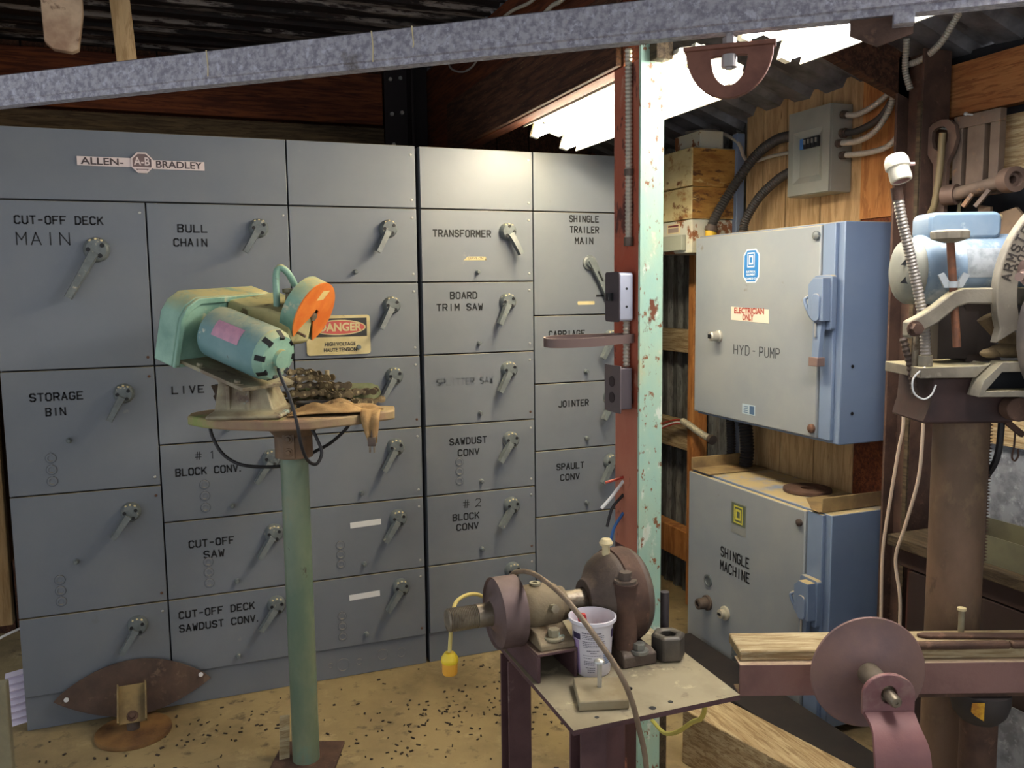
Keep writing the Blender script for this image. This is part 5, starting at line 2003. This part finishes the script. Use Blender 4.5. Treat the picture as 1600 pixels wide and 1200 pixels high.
b.build('dusty_lever', mat('sawdust caked lever', (128, 108, 76), .95, 0, (98, 80, 56), 14, [], .6, 60), t)
# guard ring with raised lettering
cx, czz, RO, RI = .262, 1.655, .286, .236
b = MB()
n = 44
outer = [(cx + RO * cos(a), czz + RO * sin(a)) for a in [radians(70 + 127 * i / n) for i in range(n + 1)]]
inner = [(cx + RI * cos(a), czz + RI * sin(a)) for a in [radians(70 + 127 * i / n) for i in range(n + 1)]]
b.prism(outer + [(cx + (RO + .02) * cos(radians(203)), czz + (RO + .02) * sin(radians(203))), (cx + RI * .97 * cos(radians(200)), czz + RI * .97 * sin(radians(200)))] + inner[::-1], (0, -.165, 0), X1, Z1, (0, .03, 0))
gr = b.build('guard_ring', DG, t, .003)
b = MB()
for txt, rad, a0, da, hh in (('ARMSTRONG MFG', .268, 172, -5.0, .020), ('PORTLAND', .246, 166, -5.2, .016)):
    a = a0
    for ch in txt:
        q = radians(a)
        if ch != ' ':
            rv = V((cos(q), 0, sin(q)))
            tv = V((sin(q), 0, -cos(q)))
            b.strokes(ch, V((cx, -.1652, czz)) + rv * (rad - hh / 2) - tv * hh * .32, tv, rv, hh, hh, th=.2, sp=.02)
        a += da
b.build('raised_lettering', mat('dark raised letters', (60, 54, 48), .7), gr, smooth=0, solid=1)
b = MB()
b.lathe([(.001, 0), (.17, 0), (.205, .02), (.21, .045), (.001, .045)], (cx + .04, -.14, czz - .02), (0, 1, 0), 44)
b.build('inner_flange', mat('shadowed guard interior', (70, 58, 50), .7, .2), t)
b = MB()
b.lathe([(.20, 0), (.245, 0), (.25, .012), (.25, .04), (.2, .04)], (cx + .015, -.205, czz - .10), (0, 1, 0), 48, closed=True)
b.build('wheel_guard', mat('grey guard steel', (136, 126, 118), .55, .3, (112, 104, 98), 8), t)
b = MB()
b.cyl((-.005, -.24, 1.694), (.06, -.20, 1.70), .016, n=6)
b.cyl((-.024, -.252, 1.692), (-.005, -.24, 1.694), .0105, n=16)
b.cyl((.03, -.20, 1.70), (.19, -.16, 1.74), .035, n=22)
b.build('clamp_bolt', mat('brownish clamp steel', (144, 120, 110), .5, .3), t)
# gauge rods under the rest
b = MB()
b.loft([[V((.055 + .032 * cos(2 * pi * k / 16), y, 1.372 + .030 * sin(2 * pi * k / 16))) for k in range(16)] for y in (-.150, -.112)])
b.cyl((.06, -.115, 1.375), (.20, -.115, 1.36), .010, n=12)
b.box(.115, .2, -.13, -.07, 1.335, 1.40)
b.build('feed_knob', RUST, t, .002)
b = MB()
b.tube(spl([V((.072, -.04, 1.36)), V((.074, -.04, 1.30)), V((.07, -.03, 1.22)), V((.058, .03, 1.13)), V((.05, .075, 1.04))], 6), .0085, 8)
b.build('black_cord', RUBBER, t)
b = MB()
b.bar((.08, -.05, 1.328), (.125, -.05, 1.292), .012, .014)
b.tube(spl([V((.105, -.05, 1.30)), V((.104, -.05, 1.262)), V((.1, -.05, 1.235)), V((.108, -.05, 1.225)), V((.116, -.05, 1.238)), V((.114, -.05, 1.255))], 5), .0024, 6)
b.build('wire_hook', RUST, t)
b = MB()
b.flex([V((-.196, -.06, 1.545)), V((-.18, -.07, 1.48)), V((-.165, -.075, 1.40))], .009, .012, .16)
b.build('return_spring', IRON, t)
b = MB()
b.bar((-.170, -.08, 1.565), (-.176, -.085, 1.447), .012, .012, (0, 1, 0))
b.build('link_rod', STEEL, t)
# wire loop at the rest
b = MB()
b.tube(spl([V((-.168, -.125, 1.477)), V((-.198, -.13, 1.45)), V((-.196, -.13, 1.415)), V((-.172, -.13, 1.398)), V((-.150, -.125, 1.408)), V((-.14, -.125, 1.432))], 7), .0022, 6)
b.build('wire_loop', WHITE, t)
# gooseneck lamp on the rest
t = thing('gooseneck_lamp', 'gooseneck lamp with empty white socket on the grinding machine', 'lamp', GO + Matrix.Rotation(RZ, 3, 'Z') @ V((-.156, -.10, 1.4785)), RZ)
b = MB()
b.cyl((0, 0, -.002), (0, 0, .024), .0165, n=16)
b.build('base_ferrule', DG, t)
b = MB()
b.flex(spl([V((0, 0, .024)), V((-.006, 0, .09)), V((-.022, 0, .17)), V((-.045, 0, .26)), V((-.070, 0, .35)), V((-.082, 0, .405))], 6), .0120, .0085, .085)
b.build('gooseneck', mat('grey gooseneck', (158, 150, 142), .45, .4), t)
b = MB()
b.cyl((-.083, 0, .403), (-.088, 0, .433), .0135, n=18)
b.build('collar', RUST, t)
b = MB()
axs = V((.16, -.32, -1)).normalized()
so = V((-.094, 0, .507))
b.lathe([(.001, -.002), (.022, .0), (.028, .012), (.0285, .03), (.024, .034), (.0255, .055), (.024, .064), (.020, .066), (.019, .048), (.001, .046)], so, axs, 28)
b.build('socket', mat('white porcelain', (222, 214, 192), .35), t)
b = MB()
for k in range(3):
    b.lathe([(.0195, .052 + .004 * k), (.0175, .054 + .004 * k), (.0195, .056 + .004 * k)], so, axs, 24, closed=True)
b.cyl(so + V((.026, 0, -.02)), so + V((.048, 0, -.018)), .0045, n=10)
b.build('screw_shell', mat('pinkish screw shell', (182, 146, 140), .4, .4), t)

# white cables hanging by the column
for lab, pts in (('left cream cable hanging behind the pipe pedestal', [(1.19, -1.512, 1.30), (1.195, -1.51, 1.22), (1.20, -1.49, 1.14), (1.205, -1.46, .98), (1.20, -1.44, .80), (1.20, -1.44, .62), (1.21, -1.44, .30), (1.22, -1.44, .05)]),
                 ('right cream cable hanging behind the pipe pedestal, nearer the pipe', [(1.20, -1.585, 1.30), (1.205, -1.58, 1.20), (1.205, -1.57, 1.06), (1.20, -1.53, .90), (1.195, -1.50, .78), (1.20, -1.52, .65), (1.205, -1.52, .50), (1.21, -1.53, .30), (1.22, -1.53, .05)])):
    b = MB()
    b.tube(spl(pts, 8), .0055, 8)
    tag(b.build('hanging_cable', CREAMCABLE), lab, 'cable')

# ================================================================== shelf and things on the right wall
t = thing('wall_shelf', 'rough dark wood shelf along the right wall behind the pipe pedestal', 'shelf', (1.38, -2.1, .80))
o = V(t.location)
b = MB()
b.box(1.235, 1.497, -3.0, -1.42, .80, .838)
b.build('shelf_board', GREYWOOD, t, .003).location = -o
b = MB()
b.box(1.26, 1.49, -3.0, -1.44, .735, .797)
b.build('support_board', mat('dark stained wood', (58, 38, 30), .8), t, .003).location = -o
b = MB()
b.box(1.30, 1.38, -1.52, -1.45, .001, .733)
b.build('shelf_leg', mat('dark red timber', (72, 34, 24), .8), t).location = -o
t = thing('metal_tray', 'open olive grey metal tray on the rough wall shelf', 'tray', (1.36, -1.78, .8385))
OL = mat('olive grey sheet metal', (112, 108, 84), .55, .2, (96, 92, 74), 6)
b = MB()
x0, x1, y0, y1, hh = -.09, .09, -.16, .17, .085
b.box(x0, x1, y0, y1, 0, .003)
b.box(x0, x0 + .003, y0, y1, .0032, hh)
b.box(x1 - .003, x1, y0, y1, .0032, hh)
b.box(x0 + .0032, x1 - .0032, y0, y0 + .003, .0032, hh)
b.box(x0 + .0032, x1 - .0032, y1 - .003, y1, .0032, hh)
b.build('tray', OL, t)
b = MB()
b.tube(spl([V((.12, -.16, .06)), V((.08, -.08, .05)), V((.0, .0, .03))], 5), .007, 8)
tag(b.build('bent_rod', RUST, loc=(1.37, -1.78, .8425)), 'bent rusty rod lying in the olive metal tray', 'rod')

# forked wrench hanging on the steel column
FW = mat('brown wrench iron', (112, 90, 76), .6, .3, (90, 72, 62), 8)
t = thing('forked_wrench', 'big brown forked wrench hanging on a nail beside the steel column', 'wrench', (1.405, -1.425, 1.80))
b = MB()
yo = [(-.055, .385), (-.055, .345), (-.048, .31), (-.02, .27), (-.016, .10), (-.03, .0), (.02, .0), (.03, .10), (.034, .27), (.058, .31), (.068, .345), (.06, .385), (.035, .408), (.005, .413), (-.03, .405)]
yi = [(-.030, .378), (-.031, .35), (-.022, .325), (-.002, .312), (.0, .311), (.001, .311), (.002, .311), (.003, .311), (.008, .312), (.026, .325), (.036, .35), (.030, .376), (.018, .388), (.003, .391), (-.015, .388)]
b.plate_hole(yo, yi, (0, 0, 0), U_, V_, (-.016, 0, 0))
b.build('fork_head', FW, t, .003)
t = thing('iron_lever', 'round iron lever bar hanging in front of the forked wrench', 'lever', (1.372, -1.43, 1.80))
b = MB()
b.tube(spl([V((0, .02, 0)), V((0, .015, .10)), V((-.002, -.005, .14)), V((-.002, -.02, .25)), V((0, -.022, .34)), V((0, -.024, .365))], 6), [.011] * 31, 10)
b.build('bar', mat('olive brown iron', (122, 106, 74), .6, .2), t)
for nm, y, z, lab in (('nail', -1.375, 2.205, 'long nail holding the forked wrench'), ('nail', -1.535, 2.215, 'long nail holding the slotted casting')):
    b = MB()
    b.cyl((1.476, y - .06, z - .025), (1.40, y + .02, z + .0), .0035, n=8)
    b.ball((1.40, y + .02, z), .007, 8)
    tag(b.build(nm, ZINC), lab, 'nail')
t = thing('slotted_casting', 'slotted grey-brown iron casting hanging right of the forked wrench', 'casting', (1.44, -1.545, 2.0))
SLC = mat('grey brown casting', (116, 98, 82), .7, .15, (96, 80, 68), 8, [((146, 110, 76), 12, .62, .05)], .3, 70)
b = MB()
for a0, a1, z0, z1 in ((-.085, -.05, -.01, .175), (-.032, .032, -.01, .175), (.052, .085, -.01, .175), (-.085, .085, .175, .215), (-.085, .085, -.045, -.01)):
    b.prism([(a0, z0), (a1, z0), (a1, z1), (a0, z1)], (0, 0, 0), U_, V_, (-.028, 0, 0))
b.build('slotted_plate', SLC, t, .002)
t = thing('roller_clamp', 'iron clamp bar with two round end rollers above the blue motor', 'clamp', (1.385, -1.575, 1.975))
b = MB()
b.cyl((0, .07, -.01), (0, -.11, .012), .021, n=18)
b.build('bar', SLC, t)
for y0, r in ((.09, .033), (-.125, .038)):
    b = MB()
    b.lathe([(.012, -.02), (r, -.02), (r, .022), (r * .6, .022), (r * .55, .008), (.012, .008)], (-.0, y0, -.01 if y0 > 0 else .012), (-.25, 1 if y0 > 0 else -1, 0), 26, closed=True)
    b.build('roller', FW, t)
b = MB()
b.bar((-.02, -.01, -.018), (-.03, .015, -.055), .014, .012)
b.bar((-.02, -.07, -.012), (-.035, -.035, -.06), .014, .012)
b.build('prong', SLC, t)
t = thing('flat_bracket', 'flat rusty bracket plate hanging below the roller clamp', 'bracket', (1.46, -1.61, 1.80))
b = MB()
b.prism([(-.075, .13), (-.03, .12), (-.03, .09), (.06, .11), (.11, .06), (.11, -.15), (-.075, -.15)], (0, 0, 0), U_, V_, (-.012, 0, 0))
b.mi(1).cyl((-.012, -.008, .085), (-.02, -.008, .085), .009, n=12)
b.build('plate', [mat('dusty brown plate', (122, 100, 76), .75, .1, (100, 82, 64), 8), CREAM], t)
t = thing('slim_rod', 'thin pale rod hanging behind the roller clamp', 'rod', (1.45, -1.455, 1.80))
b = MB()
b.cyl((0, 0, 0), (0, -.012, .28), .006, n=10)
b.build('rod', CREAM, t)
# patched galvanized sheet low on the right
b = MB()
b.prism([(-.10, -.26), (.6, -.26), (.6, .16), (.02, .16), (.01, .11), (-.035, .105), (-.04, .08), (-.085, .07)], (1.22, -1.86, .30), U_, V_, (.004, 0, 0))
tag(b.build('torn_sheet', SHEET, smooth=0), 'torn galvanized sheet standing low at the right edge', 'metal sheet')
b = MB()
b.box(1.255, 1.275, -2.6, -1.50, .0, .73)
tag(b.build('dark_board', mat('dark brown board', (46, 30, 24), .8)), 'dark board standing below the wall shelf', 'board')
# chips of bark and dirt on the floor
b = MB()
rc = random.Random(21)
for k in range(300):
    x, y = rc.uniform(-1.65, .9), rc.uniform(-1.0, -.03)
    if rc.random() < .55:
        c_ = rc.choice(((-.05, -.45), (.12, -.3), (-.9, -.25), (-.3, -.62), (.25, -.62)))
        x, y = rc.gauss(c_[0], .14), rc.gauss(c_[1], .07)
    if y > -.03 or x < -1.6:
        continue
    a = rc.uniform(0, pi)
    l, wd = rc.uniform(.002, .009), rc.uniform(.0015, .004)
    Mx = Matrix.Translation((x, y, .0005)) @ Matrix.Rotation(a, 4, 'Z') @ Matrix.Rotation(rc.uniform(-.2, .2), 4, 'X')
    b.box(-l, l, -wd, wd, 0, rc.uniform(.002, .005), Mx)
tag(b.build('bark_chips', mat('dark bark chips', (52, 40, 28), .9), smooth=0), 'dark bark chips scattered over the dusty concrete floor', 'bark chips', None, 'stuff')

# ================================================================== timbers and pipes under the roof
b = MB()
b.loft([[V((x, y, z)) for x, y, z in ((-1.375, .0, z0), (-1.24, .0, z0 + .004), (-1.24, .05, z0 + .004), (-1.375, .05, z0))] for z0 in (2.866, 2.70)]
       + [[V((-1.372, .0, 2.59)), V((-1.262, .0, 2.572)), V((-1.262, .05, 2.572)), V((-1.372, .05, 2.59))], [V((-1.345, .004, 2.566)), V((-1.285, .004, 2.560)), V((-1.285, .046, 2.560)), V((-1.345, .046, 2.566))]])
tag(b.build('roof_block', mat('pale splintered wood', (206, 178, 148), .85, 0, (160, 128, 104), 6, [((96, 62, 46), 9, .64, .05)], .4, 40), bevel=.003),
    'pale splintered wood block hanging from the roof at the top left corner', 'block')
b = MB()
b.loft([[V((x0 + .0, .0, z)), V((x0 + .07, .0, z)), V((x0 + .07, .035, z)), V((x0, .035, z))] for x0, z in ((-1.155, 2.866), (-1.143, 2.66), (-1.133, 2.48))])
tag(b.build('hanging_board', SAWN, bevel=.003), 'narrow board hanging from the roof at top left, its end behind the channel', 'board')
for lab, pts, r in (('upper thin pipe on the dark timber beam near the top of the photo', [(.345, -.05, 2.79), (.325, -.30, 2.775), (.318, -.56, 2.745), (.31, -.75, 2.80)], .007),
                    ('lower thin pipe on the dark timber beam just above the channel', [(.325, -.55, 2.66), (.322, -.70, 2.675), (.32, -.80, 2.668), (.32, -.95, 2.70)], .008)):
    b = MB()
    b.tube(spl(pts, 7), r, 10)
    tag(b.build('metal_pipe', CONDUIT), lab, 'pipe')
b = MB()
b.tube(spl([(.320, .55, 2.79), (.318, .48, 2.735), (.316, .31, 2.682), (.314, .16, 2.67), (.318, .06, 2.70), (.322, .0, 2.74)], 7), .0045, 8)
tag(b.build('sagging_wire', mat('grey wire', (150, 142, 134), .6)), 'grey wire sagging against the dark timber beam below the channel', 'wire')

# repeats share a group
GROUPS = {'control_cabinet': 'electrical control cabinets', 'electrical_enclosure': 'blue-grey wall boxes', 'flexible_conduit': 'flexible conduits',
          'loose_wire': 'loose wires at the post', 'hanging_cable': 'cream cables behind the pedestal', 'steel_angle': 'steel angles on the lower wall box',
          'nail': 'nails holding the wall tools', 'metal_pipe': 'thin metal pipes', 'wood_block': 'small wood blocks'}
for ob in COL.objects:
    if ob.parent is None and ob.name.split('.')[0] in GROUPS:
        ob['group'] = GROUPS[ob.name.split('.')[0]]
